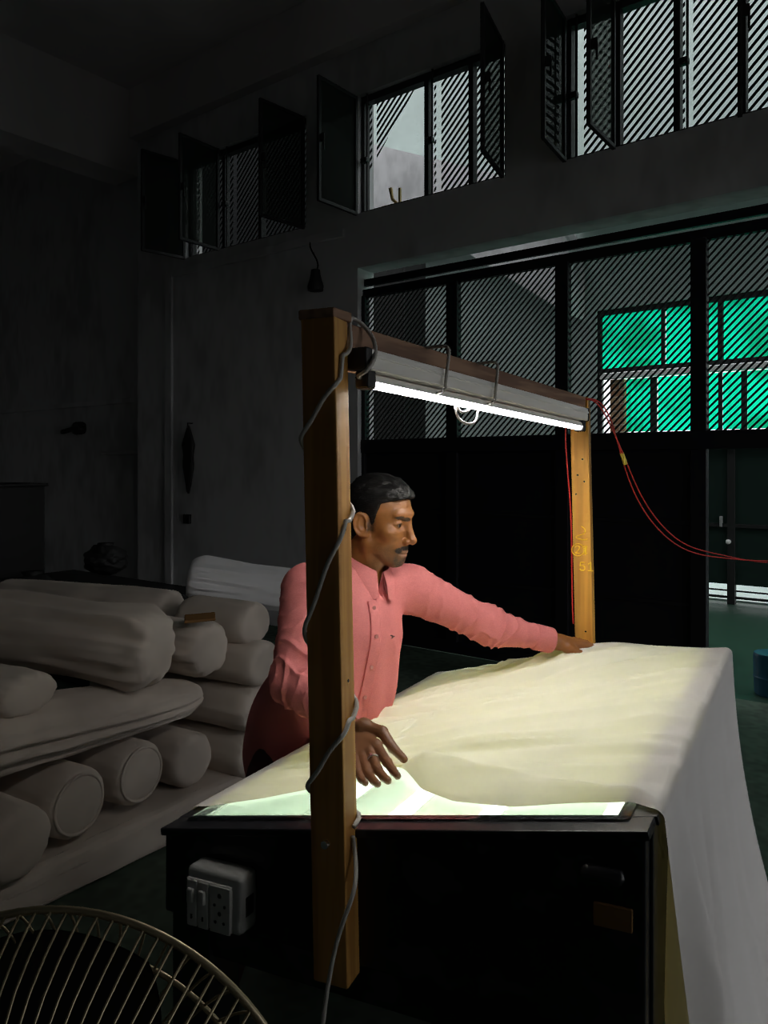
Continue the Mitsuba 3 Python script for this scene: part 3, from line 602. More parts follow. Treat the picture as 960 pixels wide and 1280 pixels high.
# long draped bundle lying over the bottom row
bdl = thing('cloth_bundle', 'long loosely folded cloth bundle lying across the bottom row of rolls', 'cloth bundle')
bp = [at(272, 868, 3.38), at(180, 890, 3.12), at(60, 915, 2.80), at(-60, 945, 2.52), at(-240, 985, 2.25)]
ctr = spline(bp, 46) + AXL * 0.13; rad = np.interp(np.linspace(0, 1, 46), [0, 0.03, 0.1, 0.5, 1], [0.02, 0.07, 0.10, 0.14, 0.16])
th = np.linspace(0, 2 * np.pi, 64, endpoint=False); Pm = np.zeros((46, 64, 3))
for i in range(46):
    f = 1 + 0.15 * np.sin(th * 15 + 0.06 * i + 1.5 * math.sin(i * 0.13)) * np.clip(-np.sin(th) + 0.4, 0, 1) + 0.18 * (meshkit.fbm(np.stack([np.cos(th) * 1.6, np.sin(th) * 1.6, np.full(64, i * 0.09)], 1), 3) - 0.5)
    Pm[i] = ctr[i] + (rad[i] * 1.45 * f * np.cos(th))[:, None] * -AXL + (rad[i] * 0.82 * f * np.sin(th))[:, None] * UP
mm = grid_mesh(Pm, True); mm.invert() if mm.volume < 0 else None
add('folded_cloth', mm, 'm_bale', True, parent=bdl)
# upper rolls
roll(198, 812, 3.12, 0.152, unit([-0.93, 0.22, 0.055]), 1.35, 'big loosely wrapped roll with gathered folds lying on top at the left', gather=1.0, band=False, squash=0.98)
roll(264, 812, 3.36, 0.127, AXL, 1.15, 'roll with a folded-over end lying behind the big gathered roll', gather=0.5)
roll(40, 868, 2.72, 0.125, unit([-0.9, 0.40, 0.0]), 0.9, 'flat slack roll wedged under the big gathered roll at the left edge', squash=0.62, gather=0.5)
roll(215, 760, 3.85, 0.12, unit([-0.94, 0.35, 0.0]), 1.1, 'roll lying at the back with its crumpled top showing', squash=0.8, rough=1.6)
roll(238, 722, 4.15, 0.135, unit([0.93, 0.15, -0.16]), 1.0, 'brightest white bundle on top of the far stack', m='m_white_bale', squash=0.85, gather=0.7, rough=1.3)
sc = at(250, 772, 3.3); 
add('paper_scrap', tm(obox(sc, [unit([1, 0.25, 0.05]), unit([-0.25, 1, 0.1]), UP], [0.13, 0.10, 0.012], 0.005)), 'm_brown', label='brown card scrap lying on the cloth rolls', cat='card')

# ------------------------------------------------------------------ dark things along the far wall
hk = thing('hanging_bag', 'dark slim bag hanging on the grey back wall', 'bag')
prof = [(0.0, 0.0), (0.02, 0.01), (0.05, 0.12), (0.085, 0.30), (0.075, 0.42), (0.10, 0.52), (0.06, 0.62), (0.02, 0.72), (0.0, 0.73)]
hb = trimesh.creation.revolve(np.array([(r, z) for r, z in prof]), sections=20); hv = np.array(hb.vertices); hv[:, 1] *= 0.45; hb.vertices = hv
M = np.eye(4); M[:3, 0], M[:3, 1], M[:3, 2], M[:3, 3] = E, NR, UP, W(-2.28, 1.25, 0.05); hb.apply_transform(M)
add('sack', hb, 'm_dark', 40, parent=hk); add('hook', tube([W(-2.28, 2.0, 0.0), W(-2.28, 2.0, 0.06), W(-2.28, 1.95, 0.06)], 0.008, 6), 'm_dark', parent=hk)
add('wall_switch', wbox(-2.40, -2.29, 0.93, 1.03, 0.0, 0.03, 0.008), 'm_dark', label='small dark switch plate on the back wall below the hanging bag', cat='switch')
hl = thing('wall_lamp', 'dark hanging lamp on a wire left of the gate top', 'lamp')
add('wire', tube(spline([W(-0.55, 3.62, 0.02), W(-0.50, 3.52, 0.05), W(-0.43, 3.42, 0.06), W(-0.42, 3.34, 0.07)], 20), 0.008, 6), 'm_dark', parent=hl)
add('shade', trimesh.creation.revolve(np.array([[0, 0.20], [0.04, 0.19], [0.05, 0.12], [0.075, 0.04], [0.07, 0.0], [0.0, 0.02]]), sections=24).apply_translation(W(-0.42, 3.14, 0.09)), 'm_dark', 40, parent=hl)
bk = thing('pipe_valve', 'dark pipe valve sticking out of the recessed wall at the left', 'valve')
add('pipe', tube([W(-4.95, 1.98, -0.06), W(-4.45, 2.05, -0.06)], 0.03, 10), 'm_dark', True, parent=bk)
add('wheel', obox(W(-4.6, 2.02, -0.08), [E, NR, UP], [0.22, 0.12, 0.16], 0.05), 'm_dark', 40, parent=bk)
add('trim_5', wbox(-7.4, -3.25, 2.30, 2.36, -0.2, -0.17, 0.005), 'm_plaster', kind='structure')
add('trim_6', wbox(-4.3, -3.25, 1.68, 1.72, -0.2, -0.17, 0.005), 'm_plaster', kind='structure')
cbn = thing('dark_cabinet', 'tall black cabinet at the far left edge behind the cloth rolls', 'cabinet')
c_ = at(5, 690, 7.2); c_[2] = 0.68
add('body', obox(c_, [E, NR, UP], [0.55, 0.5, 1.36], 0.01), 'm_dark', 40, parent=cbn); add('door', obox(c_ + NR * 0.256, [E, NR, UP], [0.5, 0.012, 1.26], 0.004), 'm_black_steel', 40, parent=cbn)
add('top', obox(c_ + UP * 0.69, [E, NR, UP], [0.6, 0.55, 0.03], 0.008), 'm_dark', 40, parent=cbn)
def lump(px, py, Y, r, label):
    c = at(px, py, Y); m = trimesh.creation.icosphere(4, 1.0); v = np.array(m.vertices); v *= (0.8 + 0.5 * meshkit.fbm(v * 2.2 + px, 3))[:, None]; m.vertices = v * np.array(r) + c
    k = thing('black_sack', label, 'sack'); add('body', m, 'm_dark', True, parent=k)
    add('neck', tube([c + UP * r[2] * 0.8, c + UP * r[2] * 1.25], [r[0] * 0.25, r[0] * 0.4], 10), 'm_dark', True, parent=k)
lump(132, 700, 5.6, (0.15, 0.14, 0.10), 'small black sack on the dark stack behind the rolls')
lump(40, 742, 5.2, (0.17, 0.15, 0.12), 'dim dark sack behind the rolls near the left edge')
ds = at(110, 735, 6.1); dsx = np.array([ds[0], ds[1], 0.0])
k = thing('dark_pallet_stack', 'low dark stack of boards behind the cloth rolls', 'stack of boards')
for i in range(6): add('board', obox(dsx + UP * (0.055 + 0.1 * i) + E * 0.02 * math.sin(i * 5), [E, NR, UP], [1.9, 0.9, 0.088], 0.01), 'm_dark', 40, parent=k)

# ------------------------------------------------------------------ pedestal fan
fan = thing('pedestal_fan', 'pedestal fan with a brass-coloured wire guard in the near left corner', 'fan')
FC = at(74, 1480, 0.66); fa = unit([0.10, 0.99, -0.06])                 # blows away from the camera, towards the table
_, fx, fy = frame(fa); FRad = 0.228
def fp(r, ang, d): return FC + (fx * math.cos(ang) + fy * math.sin(ang)) * r + fa * d
def ringm(r, d, w, n=96): return tube([fp(r, a, d) for a in np.linspace(0, 2 * np.pi, n + 1)], w, 8)
add('outer_ring', ringm(FRad, 0.0, 0.0036), 'm_fan_wire', True, parent=fan)
def gshape(t, s):                                                      # profile of the guard: t 0 rim .. 1 hub
    r = FRad * (1 - t) + 0.05 * t; return r, s * (0.085 if s < 0 else 0.035) * 1.0 * (1.0 / 0.085) * (0.085 * (1 - (1 - min(t * 2.4, 1)) ** 2.2) + 0.015 * t)
for s in (-1, 1):
    r, d = gshape(0.30, s); add('guard_ring', ringm(r, d, 0.0026), 'm_fan_wire', True, parent=fan)
    r, d = gshape(1.0, s); add('guard_ring', ringm(r, d, 0.003, 48), 'm_fan_wire', True, parent=fan)
    nw = 100 if s < 0 else 60
    for i in range(nw):
        a = 2 * math.pi * i / nw
        add('guard_wire', tube([fp(*((lambda q: (q[0], a + 0.10 * t * (1 if s < 0 else -1), q[1]))(gshape(t, s)))) for t in (0, 0.04, 0.1, 0.18, 0.28, 0.4, 0.6, 0.8, 1.0)], 0.00135, 5), 'm_fan_wire', True, parent=fan)
    hub = trimesh.creation.cylinder(0.052, 0.006, sections=32); M = np.eye(4); M[:3, 0], M[:3, 1], M[:3, 2], M[:3, 3] = fx, fy, fa, FC + fa * s * 0.10; hub.apply_transform(M)
    add('hub_plate', hub, 'm_fan_dark', parent=fan)
for i in range(3):
    a0 = i * 2 * math.pi / 3 + 0.4
    P = np.array([[fp(0.035 + (0.165) * t, a0 + (w - 0.5) * (0.5 + 1.1 * math.sin(math.pi * (0.25 + 0.6 * t))), 0.02 - 0.035 * (w - 0.5)) for w in np.linspace(0, 1, 12)] for t in np.linspace(0, 1, 14)])
    g = grid_mesh(P); g2 = g.copy(); g2.vertices = g2.vertices + fa * 0.002; g2.invert(); add('blade', cat_([g, g2]), 'm_fan_dark', True, parent=fan)
motor = [(0.0, -0.03), (0.03, -0.03), (0.035, 0.0), (0.055, 0.01), (0.075, 0.04), (0.075, 0.12), (0.06, 0.16), (0.03, 0.175), (0, 0.178)]
mo = trimesh.creation.revolve(np.array(motor), sections=40); M = np.eye(4); M[:3, 0], M[:3, 1], M[:3, 2], M[:3, 3] = fx, fy * -1, -fa, FC + fa * 0.02; mo.apply_transform(M)
if mo.volume < 0: mo.invert()
add('motor', mo, 'm_fan_dark', 40, parent=fan)
pb = FC - fa * 0.12; pb = np.array([pb[0], pb[1], 0])
add('pole', tube([pb + UP * 0.03, pb + UP * (FC[2] - 0.05)], 0.016, 16), 'm_fan_dark', True, parent=fan)
add('base', trimesh.creation.revolve(np.array([[0, 0], [0.19, 0], [0.2, 0.012], [0.18, 0.03], [0.05, 0.05], [0.03, 0.09], [0, 0.09]]), sections=48).apply_translation(pb), 'm_fan_dark', 40, parent=fan)

# ------------------------------------------------------------------ the man: signed distance fields, meshed by surface nets
def smin(a, b, k):
    h = np.clip(0.5 + 0.5 * (b - a) / k, 0, 1); return b + (a - b) * h - k * h * (1 - h)
def smax(a, b, k): return -smin(-a, -b, k)
def ell(p, c, r):
    q = p - np.asarray(c); r = np.asarray(r); k0 = np.linalg.norm(q / r, axis=1); k1 = np.linalg.norm(q / r ** 2, axis=1); return k0 * (k0 - 1) / np.maximum(k1, 1e-9)
def cap_(p, a, b, ra, rb):
    a, b = np.asarray(a, float), np.asarray(b, float); d = b - a; t = np.clip((p - a) @ d / (d @ d), 0, 1)
    return np.linalg.norm(p - a - t[:, None] * d, axis=1) - (ra + (rb - ra) * t)
def chain(p, pts, rs, k=0.006):
    d = None
    for i in range(len(pts) - 1):
        e = cap_(p, pts[i], pts[i + 1], rs[i], rs[i + 1]); d = e if d is None else smin(d, e, k)
    return d

def nets(f, lo, hi, h):
    """Surface of f < 0 in the box: f is evaluated on a coarse grid, then on the fine one only near the surface."""
    lo, hi = np.asarray(lo, float), np.asarray(hi, float); c = 4
    n = np.ceil((hi - lo) / (h * c)).astype(int) * c + 1
    nc = (n - 1) // c + 1
    g = np.stack(np.meshgrid(*[lo[i] + np.arange(nc[i]) * h * c for i in range(3)], indexing='ij'), -1).reshape(-1, 3)
    Dc = f(g).reshape(nc)
    D = ndi.zoom(Dc, n / nc, order=1, grid_mode=False) if False else ndi.map_coordinates(Dc, np.meshgrid(*[np.arange(m) / c for m in n], indexing='ij', sparse=False), order=1)
    near = np.nonzero(np.abs(D) < h * c * 1.6)
    D[near] = f(lo + np.stack(near, 1) * h)
    S = D < 0
    s8 = [S[i:S.shape[0] - 1 + i, j:S.shape[1] - 1 + j, k:S.shape[2] - 1 + k] for i in (0, 1) for j in (0, 1) for k in (0, 1)]
    cnt = sum(x.astype(np.int8) for x in s8); act = (cnt > 0) & (cnt < 8)
    idx = np.full(act.shape, -1); cells = np.argwhere(act); idx[act] = np.arange(len(cells))
    acc, num = np.zeros((len(cells), 3)), np.zeros(len(cells))
    cor = [np.array(x) for x in np.ndindex(2, 2, 2)]
    for a in cor:
        for ax in range(3):
            if a[ax]: continue
            b = a.copy(); b[ax] = 1
            va = D[tuple((cells + a).T)]; vb = D[tuple((cells + b).T)]; m = (va < 0) != (vb < 0)
            t = np.where(m, va / np.where(m, va - vb, 1), 0); q = np.tile(a.astype(float), (len(cells), 1)); q[:, ax] += t
            acc[m] += q[m]; num[m] += 1
    V = lo + (cells + acc / num[:, None]) * h
    F = []
    for ax in range(3):
        u, w = (ax + 1) % 3, (ax + 2) % 3
        sl0 = [slice(None)] * 3; sl1 = [slice(None)] * 3; sl0[ax] = slice(0, -1); sl1[ax] = slice(1, None)
        e = np.argwhere(S[tuple(sl0)] != S[tuple(sl1)])
        e = e[(e[:, u] > 0) & (e[:, w] > 0) & (e[:, u] < n[u] - 1) & (e[:, w] < n[w] - 1)]
        du, dw = np.eye(3, dtype=int)[u], np.eye(3, dtype=int)[w]
        qd = np.stack([idx[tuple((e - du - dw).T)], idx[tuple((e - dw).T)], idx[tuple(e.T)], idx[tuple((e - du).T)]], 1)
        inside = S[tuple(e.T)]
        qd[~inside] = qd[~inside][:, ::-1]
        F.append(qd)
    F = np.vstack(F); F = F[(F >= 0).all(1)]
    m = trimesh.Trimesh(V, np.vstack([F[:, [0, 1, 2]], F[:, [0, 2, 3]]]), process=False)
    if m.volume < 0: m.invert()
    return m

# ---- skeleton (world metres), the man stands at the low side of the table and reaches along it
yaw, pitch = math.radians(27), math.radians(9)
HX = np.array([math.cos(yaw) * math.cos(pitch), -math.sin(yaw) * math.cos(pitch), -math.sin(pitch)])
HY = np.array([math.sin(yaw), math.cos(yaw), 0.0]); HZ = np.cross(HX, HY); HO = np.array([-0.018, 2.133, 1.389])
HR = np.array([HX, HY, HZ])
def hl_(p): return (np.atleast_2d(p) - HO) @ HR.T                       # world -> head (x forward, y his left, z up)
def hw(p): return HO + np.asarray(p, float) @ HR
TF = unit([0.60, -0.80, 0.0]); TL = unit([0.80, 0.60, 0.0])             # the chest faces, his left
NECK = np.array([-0.062, 2.142, 1.245])
SHL, ELL, WRL = np.array([0.085, 2.235, 1.190]), np.array([0.318, 2.31, 1.066]), np.array([0.535, 2.36, 1.008])
SHR, ELR, WRR = np.array([-0.205, 2.030, 1.222]), np.array([-0.226, 1.935, 1.004]), np.array([-0.0735, 1.740, 0.953])
CH, BE, PE = np.array([-0.105, 2.095, 1.085]), np.array([-0.135, 2.095, 0.95]), np.array([-0.21, 2.155, 0.84])
def loc(p, c): q = p - c; return np.stack([q @ TL, q @ TF, q[:, 2]], 1)
Z3 = np.zeros(3)
def torso(p, g=0.0):
    d = ell(loc(p, CH), Z3, (0.165 + g, 0.112 + g, 0.165 + g))
    d = smin(d, ell(loc(p, BE), Z3, (0.150 + g, 0.108 + g, 0.16 + g)), 0.06)
    d = smin(d, ell(loc(p, PE), Z3, (0.150 + g, 0.115 + g, 0.15 + g)), 0.06)
    d = smin(d, cap_(p, SHR + np.array([0.02, 0.01, 0.0]), SHL - np.array([0.02, 0.01, -0.005]), 0.058 + g, 0.058 + g), 0.05)
    d = smin(d, cap_(p, NECK + np.array([-0.01, 0.0, 0.0]), (SHR + NECK) / 2 + np.array([-0.02, 0.01, -0.005]), 0.045 + g, 0.05 + g), 0.04)
    d = smin(d, cap_(p, NECK + np.array([-0.01, 0.0, 0.0]), (SHL + NECK) / 2 + np.array([-0.01, 0.02, 0.0]), 0.045 + g, 0.05 + g), 0.04)
    return d

def head_sdf(p, neck=True):
    q = hl_(p); m = q * np.array([1, 1, 1.0]); s = np.abs(q[:, 1]); qs = np.stack([q[:, 0], s, q[:, 2]], 1)      # mirrored
    d = ell(q, (-0.004, 0, 0.046), (0.094, 0.073, 0.083))
    d = smin(d, ell(q, (0.040, 0, -0.018), (0.053, 0.056, 0.086)), 0.03)
    d = smin(d, cap_(qs, (0.006, 0.050, -0.048), (0.068, 0.014, -0.089), 0.017, 0.015), 0.028)                    # jaw
    d = smin(d, ell(q, (0.076, 0, -0.089), (0.017, 0.020, 0.015)), 0.016)                                         # chin
    d = smin(d, ell(qs, (0.060, 0.046, -0.012), (0.022, 0.019, 0.017)), 0.02)                                     # cheekbone
    d = smin(d, cap_(qs, (0.087, 0.0, 0.038), (0.076, 0.040, 0.041), 0.010, 0.010), 0.014)                        # brow
    d = smin(d, ell(q, (0.076, 0, -0.056), (0.022, 0.031, 0.030)), 0.016)                                         # muzzle
    d = smax(d, -ell(qs, (0.097, 0.031, 0.015), (0.020, 0.018, 0.013)), 0.012)                                    # eye sockets
    d = smin(d, ell(qs, (0.0705, 0.0315, 0.014), (0.0150, 0.0165, 0.0135)), 0.004)                                # lids over the ball
    lid = ell(qs, (0.0725, 0.0315, 0.0145), (0.0160, 0.0172, 0.0140)); up = qs[:, 2] - (0.0165 - 0.10 * (qs[:, 1] - 0.03))
    d = smin(d, smax(lid, -up, 0.002), 0.003)
    d = smax(d, -(ell(qs, (0.0885, 0.0320, 0.0125), (0.0065, 0.0135, 0.0046))), 0.002)                            # opening
    d = smin(d, cap_(q, (0.088, 0, 0.026), (0.109, 0, -0.022), 0.0085, 0.0115), 0.012)                            # nose
    d = smin(d, ell(q, (0.1115, 0, -0.0255), (0.0125, 0.0130, 0.0118)), 0.006)
    d = smin(d, ell(qs, (0.099, 0.0135, -0.031), (0.0115, 0.0078, 0.0088)), 0.005)
    d = smax(d, -ell(qs, (0.104, 0.0075, -0.0395), (0.0052, 0.0036, 0.0042)), 0.003)
    d = smin(d, cap_(qs, (0.0965, 0.004, -0.0590), (0.084, 0.024, -0.0645), 0.0056, 0.0030), 0.004)               # lips
    d = smin(d, cap_(qs, (0.0950, 0.0, -0.0695), (0.083, 0.022, -0.0660), 0.0066, 0.0034), 0.004)
    d = smax(d, -cap_(qs, (0.1045, 0.0, -0.0640), (0.088, 0.024, -0.0655), 0.0016, 0.0016), 0.003)
    # ear
    e = qs - np.array([-0.008, 0.072, 0.002]); e = np.stack([e[:, 0] * 0.97 + e[:, 2] * 0.22, e[:, 1] * 0.90 + e[:, 0] * 0.42, e[:, 2] * 0.97 - e[:, 0] * 0.22], 1)
    ear = ell(e, (0, 0.003, 0), (0.0185, 0.0075, 0.031))
    rr = np.sqrt((e[:, 0] / 0.0165) ** 2 + (e[:, 2] / 0.0285) ** 2); rim = np.sqrt(((rr - 1) * 0.020) ** 2 + (e[:, 1] - 0.0085) ** 2) - 0.0040
    rim = smax(rim, e[:, 0] - 0.011 - 0.3 * np.abs(e[:, 2]), 0.004)
    ear = smin(smax(ear, -ell(e, (0.004, 0.012, 0.0), (0.0100, 0.0085, 0.0165)), 0.004), rim, 0.003)
    ear = smin(ear, ell(e, (0.006, 0.005, -0.026), (0.008, 0.0055, 0.009)), 0.005)
    ear = smin(ear, ell(e, (0.0125, 0.006, -0.003), (0.0045, 0.0045, 0.0065)), 0.004)
    d = smin(d, ear, 0.006)
    if neck:
        w0, w1 = hw((-0.022, 0, -0.035)), NECK
        d = smin(d, cap_(p, w0, w1 + np.array([0.0, 0.0, -0.03]), 0.052, 0.058), 0.022)
        d = smin(d, cap_(p, hw((-0.012, -0.055, -0.02)), NECK + np.array([0.035, -0.045, -0.005]), 0.012, 0.013), 0.018)      # the neck's near tendon
        d = smin(d, ell(p, NECK + np.array([0.042, -0.045, 0.035]), (0.014, 0.014, 0.017)), 0.015)
    return d

# right hand: back of the hand to the camera, thumb over the cloth edge
def A_(l): return [at(*x) for x in l]
RHW = WRR
RF = {'index': (A_([(470, 932, 1.645), (484, 953, 1.585), (491, 963, 1.550), (497, 970, 1.525)]), (0.0122, 0.0098, 0.0086, 0.0073)),
      'middle': (A_([(462, 940, 1.635), (472, 962, 1.565), (479, 971, 1.535), (485, 976, 1.512)]), (0.0125, 0.0100, 0.0088, 0.0074)),
      'ring': (A_([(453, 945, 1.630), (460, 967, 1.556), (467, 976, 1.526), (472, 980, 1.506)]), (0.0119, 0.0096, 0.0084, 0.0071)),
      'little': (A_([(444, 946, 1.632), (447, 965, 1.566), (452, 975, 1.535), (457, 979, 1.514)]), (0.0107, 0.0084, 0.0074, 0.0064)),
      'thumb': (A_([(455, 908, 1.700), (478, 915, 1.675), (491, 935, 1.642), (505, 949, 1.612)]), (0.0146, 0.0125, 0.0106, 0.0083))}
def hand_sdf(p, F, wrist, prior):
    d = chain(p, [prior, wrist], (0.029, 0.0255))
    for k in ('index', 'middle', 'ring', 'little'):
        j, r = F[k]; d = smin(d, cap_(p, wrist + (j[0] - wrist) * 0.12, j[0], 0.0185, r[0] + 0.001), 0.010)
    fingers = None
    for k in ('index', 'middle', 'ring', 'little'):
        j, r = F[k]; e = chain(p, j, r, 0.003)
        e = smin(e, np.linalg.norm(p - j[1], axis=1) - r[1] * 1.07, 0.003)
        fingers = e if fingers is None else smin(fingers, e, 0.0012)
    j, r = F['thumb']; th = chain(p, j, r, 0.004); th = smin(th, cap_(p, wrist, j[0], 0.018, r[0]), 0.012); th = smin(th, cap_(p, j[0], F['index'][0][0] * 0.45 + wrist * 0.55, 0.013, 0.011), 0.014)
    return smin(smin(d, fingers, 0.007), th, 0.006)
LF = {}
lw_ = WRL; kd = unit(np.array([0.118, 0.035, -0.020])); side = unit(np.cross(UP, kd)); dn = np.array([0, 0, -1.0])
kn = lw_ + kd * 0.088 + UP * 0.004
for i, (k, o, ln, r) in enumerate((('index', -0.033, 0.088, 0.0098), ('middle', -0.011, 0.097, 0.0101), ('ring', 0.011, 0.090, 0.0096), ('little', 0.032, 0.072, 0.0085))):
    b = kn + side * o - kd * (0.006 * abs(i - 1)); sp = kd + side * (0.16 * (i - 1.5) * 0.6)
    p1_ = b + unit(sp + dn * 0.25) * ln * 0.45; p2_ = p1_ + unit(sp + dn * 0.75) * ln * 0.30; p3_ = p2_ + unit(sp + dn * 1.2) * ln * 0.25
    LF[k] = ([b, p1_, p2_, p3_], (r * 1.22, r, r * 0.9, r * 0.77))
tb0 = lw_ + kd * 0.022 - side * 0.022 + dn * 0.010
LF['thumb'] = ([tb0, tb0 + unit(kd * 0.8 - side * 0.7 + dn * 0.35) * 0.040, tb0 + unit(kd * 0.9 - side * 0.6 + dn * 0.45) * 0.072, tb0 + unit(kd - side * 0.45 + dn * 0.5) * 0.098], (0.0145, 0.0122, 0.0105, 0.0084))
EVR, EVL = WRR + unit(ELR - WRR) * 0.07, WRL + unit(ELL - WRL) * 0.07

def arms_in(p):
    d = smin(cap_(p, SHR, ELR, 0.046, 0.037), cap_(p, ELR, WRR, 0.038, 0.026), 0.02)
    e = smin(cap_(p, SHL, ELL, 0.046, 0.037), cap_(p, ELL, WRL, 0.038, 0.026), 0.02); return np.minimum(d, e)
NI = unit([A[1], -A[0], 0.0])
def clear(p, d, gap):                                                   # he leans against the table's low side, not into it
    q = p - L0; return smax(d, -np.maximum(-gap - q @ NI, q @ NT - 0.016), 0.008)
def core(p): return clear(p, smin(torso(p, -0.016), arms_in(p), 0.02), 0.05)

def solid(f, lo, hi, h):
    for k in range(6):
        m = nets(f, np.asarray(lo) - np.array([0.31, 0.17, 0.23]) * k * h, hi, h)
        S = m3.Manifold(m3.Mesh(np.asarray(m.vertices, np.float32), np.asarray(m.faces, np.uint32)))
        if S.status() == m3.Error.NoError and not S.is_empty(): return m, S
    return m, None
pieces = [solid(head_sdf, HO + [-0.14, -0.13, -0.27], HO + [0.15, 0.13, 0.15], 0.0019),
          solid(lambda p: hand_sdf(p, RF, WRR, EVR), np.minimum(WRR, EVR) + [-0.07, -0.28, -0.13], np.maximum(WRR, EVR) + [0.17, 0.06, 0.06], 0.0021),
          solid(lambda p: hand_sdf(p, LF, WRL, EVL), np.minimum(WRL, EVL) + [-0.06, -0.12, -0.16], np.maximum(WRL, EVL) + [0.24, 0.17, 0.06], 0.0024),
          solid(core, [-0.48, 1.66, 0.66], [0.60, 2.47, 1.34], 0.007)]
if all(S is not None for _, S in pieces):
    body = tm(m3.Manifold.batch_boolean([S for _, S in pieces], m3.OpType.Add))
else:
    print('body pieces not solid:', [S is not None for _, S in pieces]); body = cat_([m for m, _ in pieces])
body.merge_vertices()
# skin colours: lips, brows, stubble, moustache, nails, paler palms are the skin's own; the near hand gets painted shade
bv = np.array(body.vertices); q = hl_(bv); s = np.abs(q[:, 1]); nz = meshkit.fbm(bv * 60, 3)
col = np.tile(np.array([0.235, 0.092, 0.027]), (len(bv), 1)) * (0.86 + 0.28 * nz)[:, None]
def paint(w, c): global col; col = col * (1 - w[:, None]) + np.array(c) * w[:, None]
def blob(c, r, soft=0.5):
    d = np.sqrt((((np.stack([q[:, 0], s, q[:, 2]], 1) - np.array(c)) / np.array(r)) ** 2).sum(1)); return np.clip((1 - d) / soft, 0, 1)
headz = (bv[:, 2] > 1.24) & (np.abs(q) < 0.2).all(1)
hz = headz.astype(float); grain = np.clip(meshkit.noise(bv * 700) * 1.6 - 0.1, 0, 1)
jaw = np.clip((-0.038 - q[:, 2]) / 0.018, 0, 1) * np.clip((q[:, 0] - 0.012 + 0.35 * np.clip(-q[:, 2] - 0.07, 0, 1)) / 0.03, 0, 1) * np.clip((q[:, 2] + 0.128) / 0.02, 0, 1)
paint(hz * jaw * (0.18 + 0.30 * grain), (0.045, 0.032, 0.024))
gt = blob((0.085, 0.0, -0.092), (0.032, 0.034, 0.026)); paint(hz * gt * (0.55 + 0.35 * grain), (0.02, 0.016, 0.014))
gt = blob((0.078, 0.026, -0.078), (0.014, 0.008, 0.020)); paint(hz * gt * (0.35 + 0.35 * grain), (0.02, 0.016, 0.014))
mo_ = np.maximum(blob((0.094, 0.010, -0.0490), (0.020, 0.018, 0.0075)), blob((0.085, 0.026, -0.056), (0.018, 0.011, 0.0100))); paint(hz * np.clip(mo_ * 1.6, 0, 1) * (0.75 + 0.25 * grain), (0.012, 0.010, 0.010))
lip = np.maximum(blob((0.0985, 0.006, -0.0600), (0.010, 0.020, 0.0045)), blob((0.097, 0.006, -0.0705), (0.010, 0.019, 0.0058))); paint(hz * lip * 0.8, (0.30, 0.15, 0.10))
br = np.maximum(blob((0.092, 0.018, 0.0305), (0.024, 0.020, 0.0070)), blob((0.080, 0.038, 0.0345), (0.024, 0.016, 0.0065))); paint(hz * np.clip(br * 1.8, 0, 1) * (0.72 + 0.2 * grain), (0.014, 0.011, 0.010))
paint(hz * blob((0.087, 0.032, 0.0135), (0.014, 0.0160, 0.0085), 0.35) * 0.85, (0.03, 0.016, 0.010))
paint(hz * blob((0.080, 0.031, 0.003), (0.020, 0.018, 0.008)) * 0.25, (0.10, 0.045, 0.028))
sb_ = np.clip((0.030 - q[:, 0]) / 0.012, 0, 1) * np.clip((q[:, 0] - 0.004) / 0.006, 0, 1) * np.clip((q[:, 2] + 0.022) / 0.012, 0, 1) * np.clip((s - 0.045) / 0.008, 0, 1); paint(hz * sb_ * (0.6 + 0.3 * grain), (0.014, 0.012, 0.011))
hd = (np.linalg.norm(bv - WRR, axis=1) < 0.26) & (bv[:, 2] < 1.0) & (bv[:, 1] < 1.83); paint(hd.astype(float) * 0.6, (0.13, 0.062, 0.036))  # shade on the near hand painted into its skin colour

person = thing('person', 'man in a pink shirt leaning over the glowing table with one arm stretched along it', 'person')
add('body', body, 'm_skin', True, parent=person, color=col)

# eyes
for sy in (-1, 1):
    c = np.array([0.0725, 0.0318 * sy, 0.0138]); m = trimesh.creation.icosphere(4, 0.0128); v = np.array(m.vertices)
    g = unit([1.0, -0.02, -0.10]); a = np.arccos(np.clip((v / 0.0128) @ g, -1, 1)); ec = np.tile([0.36, 0.30, 0.25], (len(v), 1)); ec[a < 0.52] = (0.016, 0.008, 0.004); ec[a < 0.2] = (0.004, 0.004, 0.004)
    m.vertices = np.array([hw(x + c) for x in v]); add('eye', m, 'm_eye', True, parent=person, color=ec)

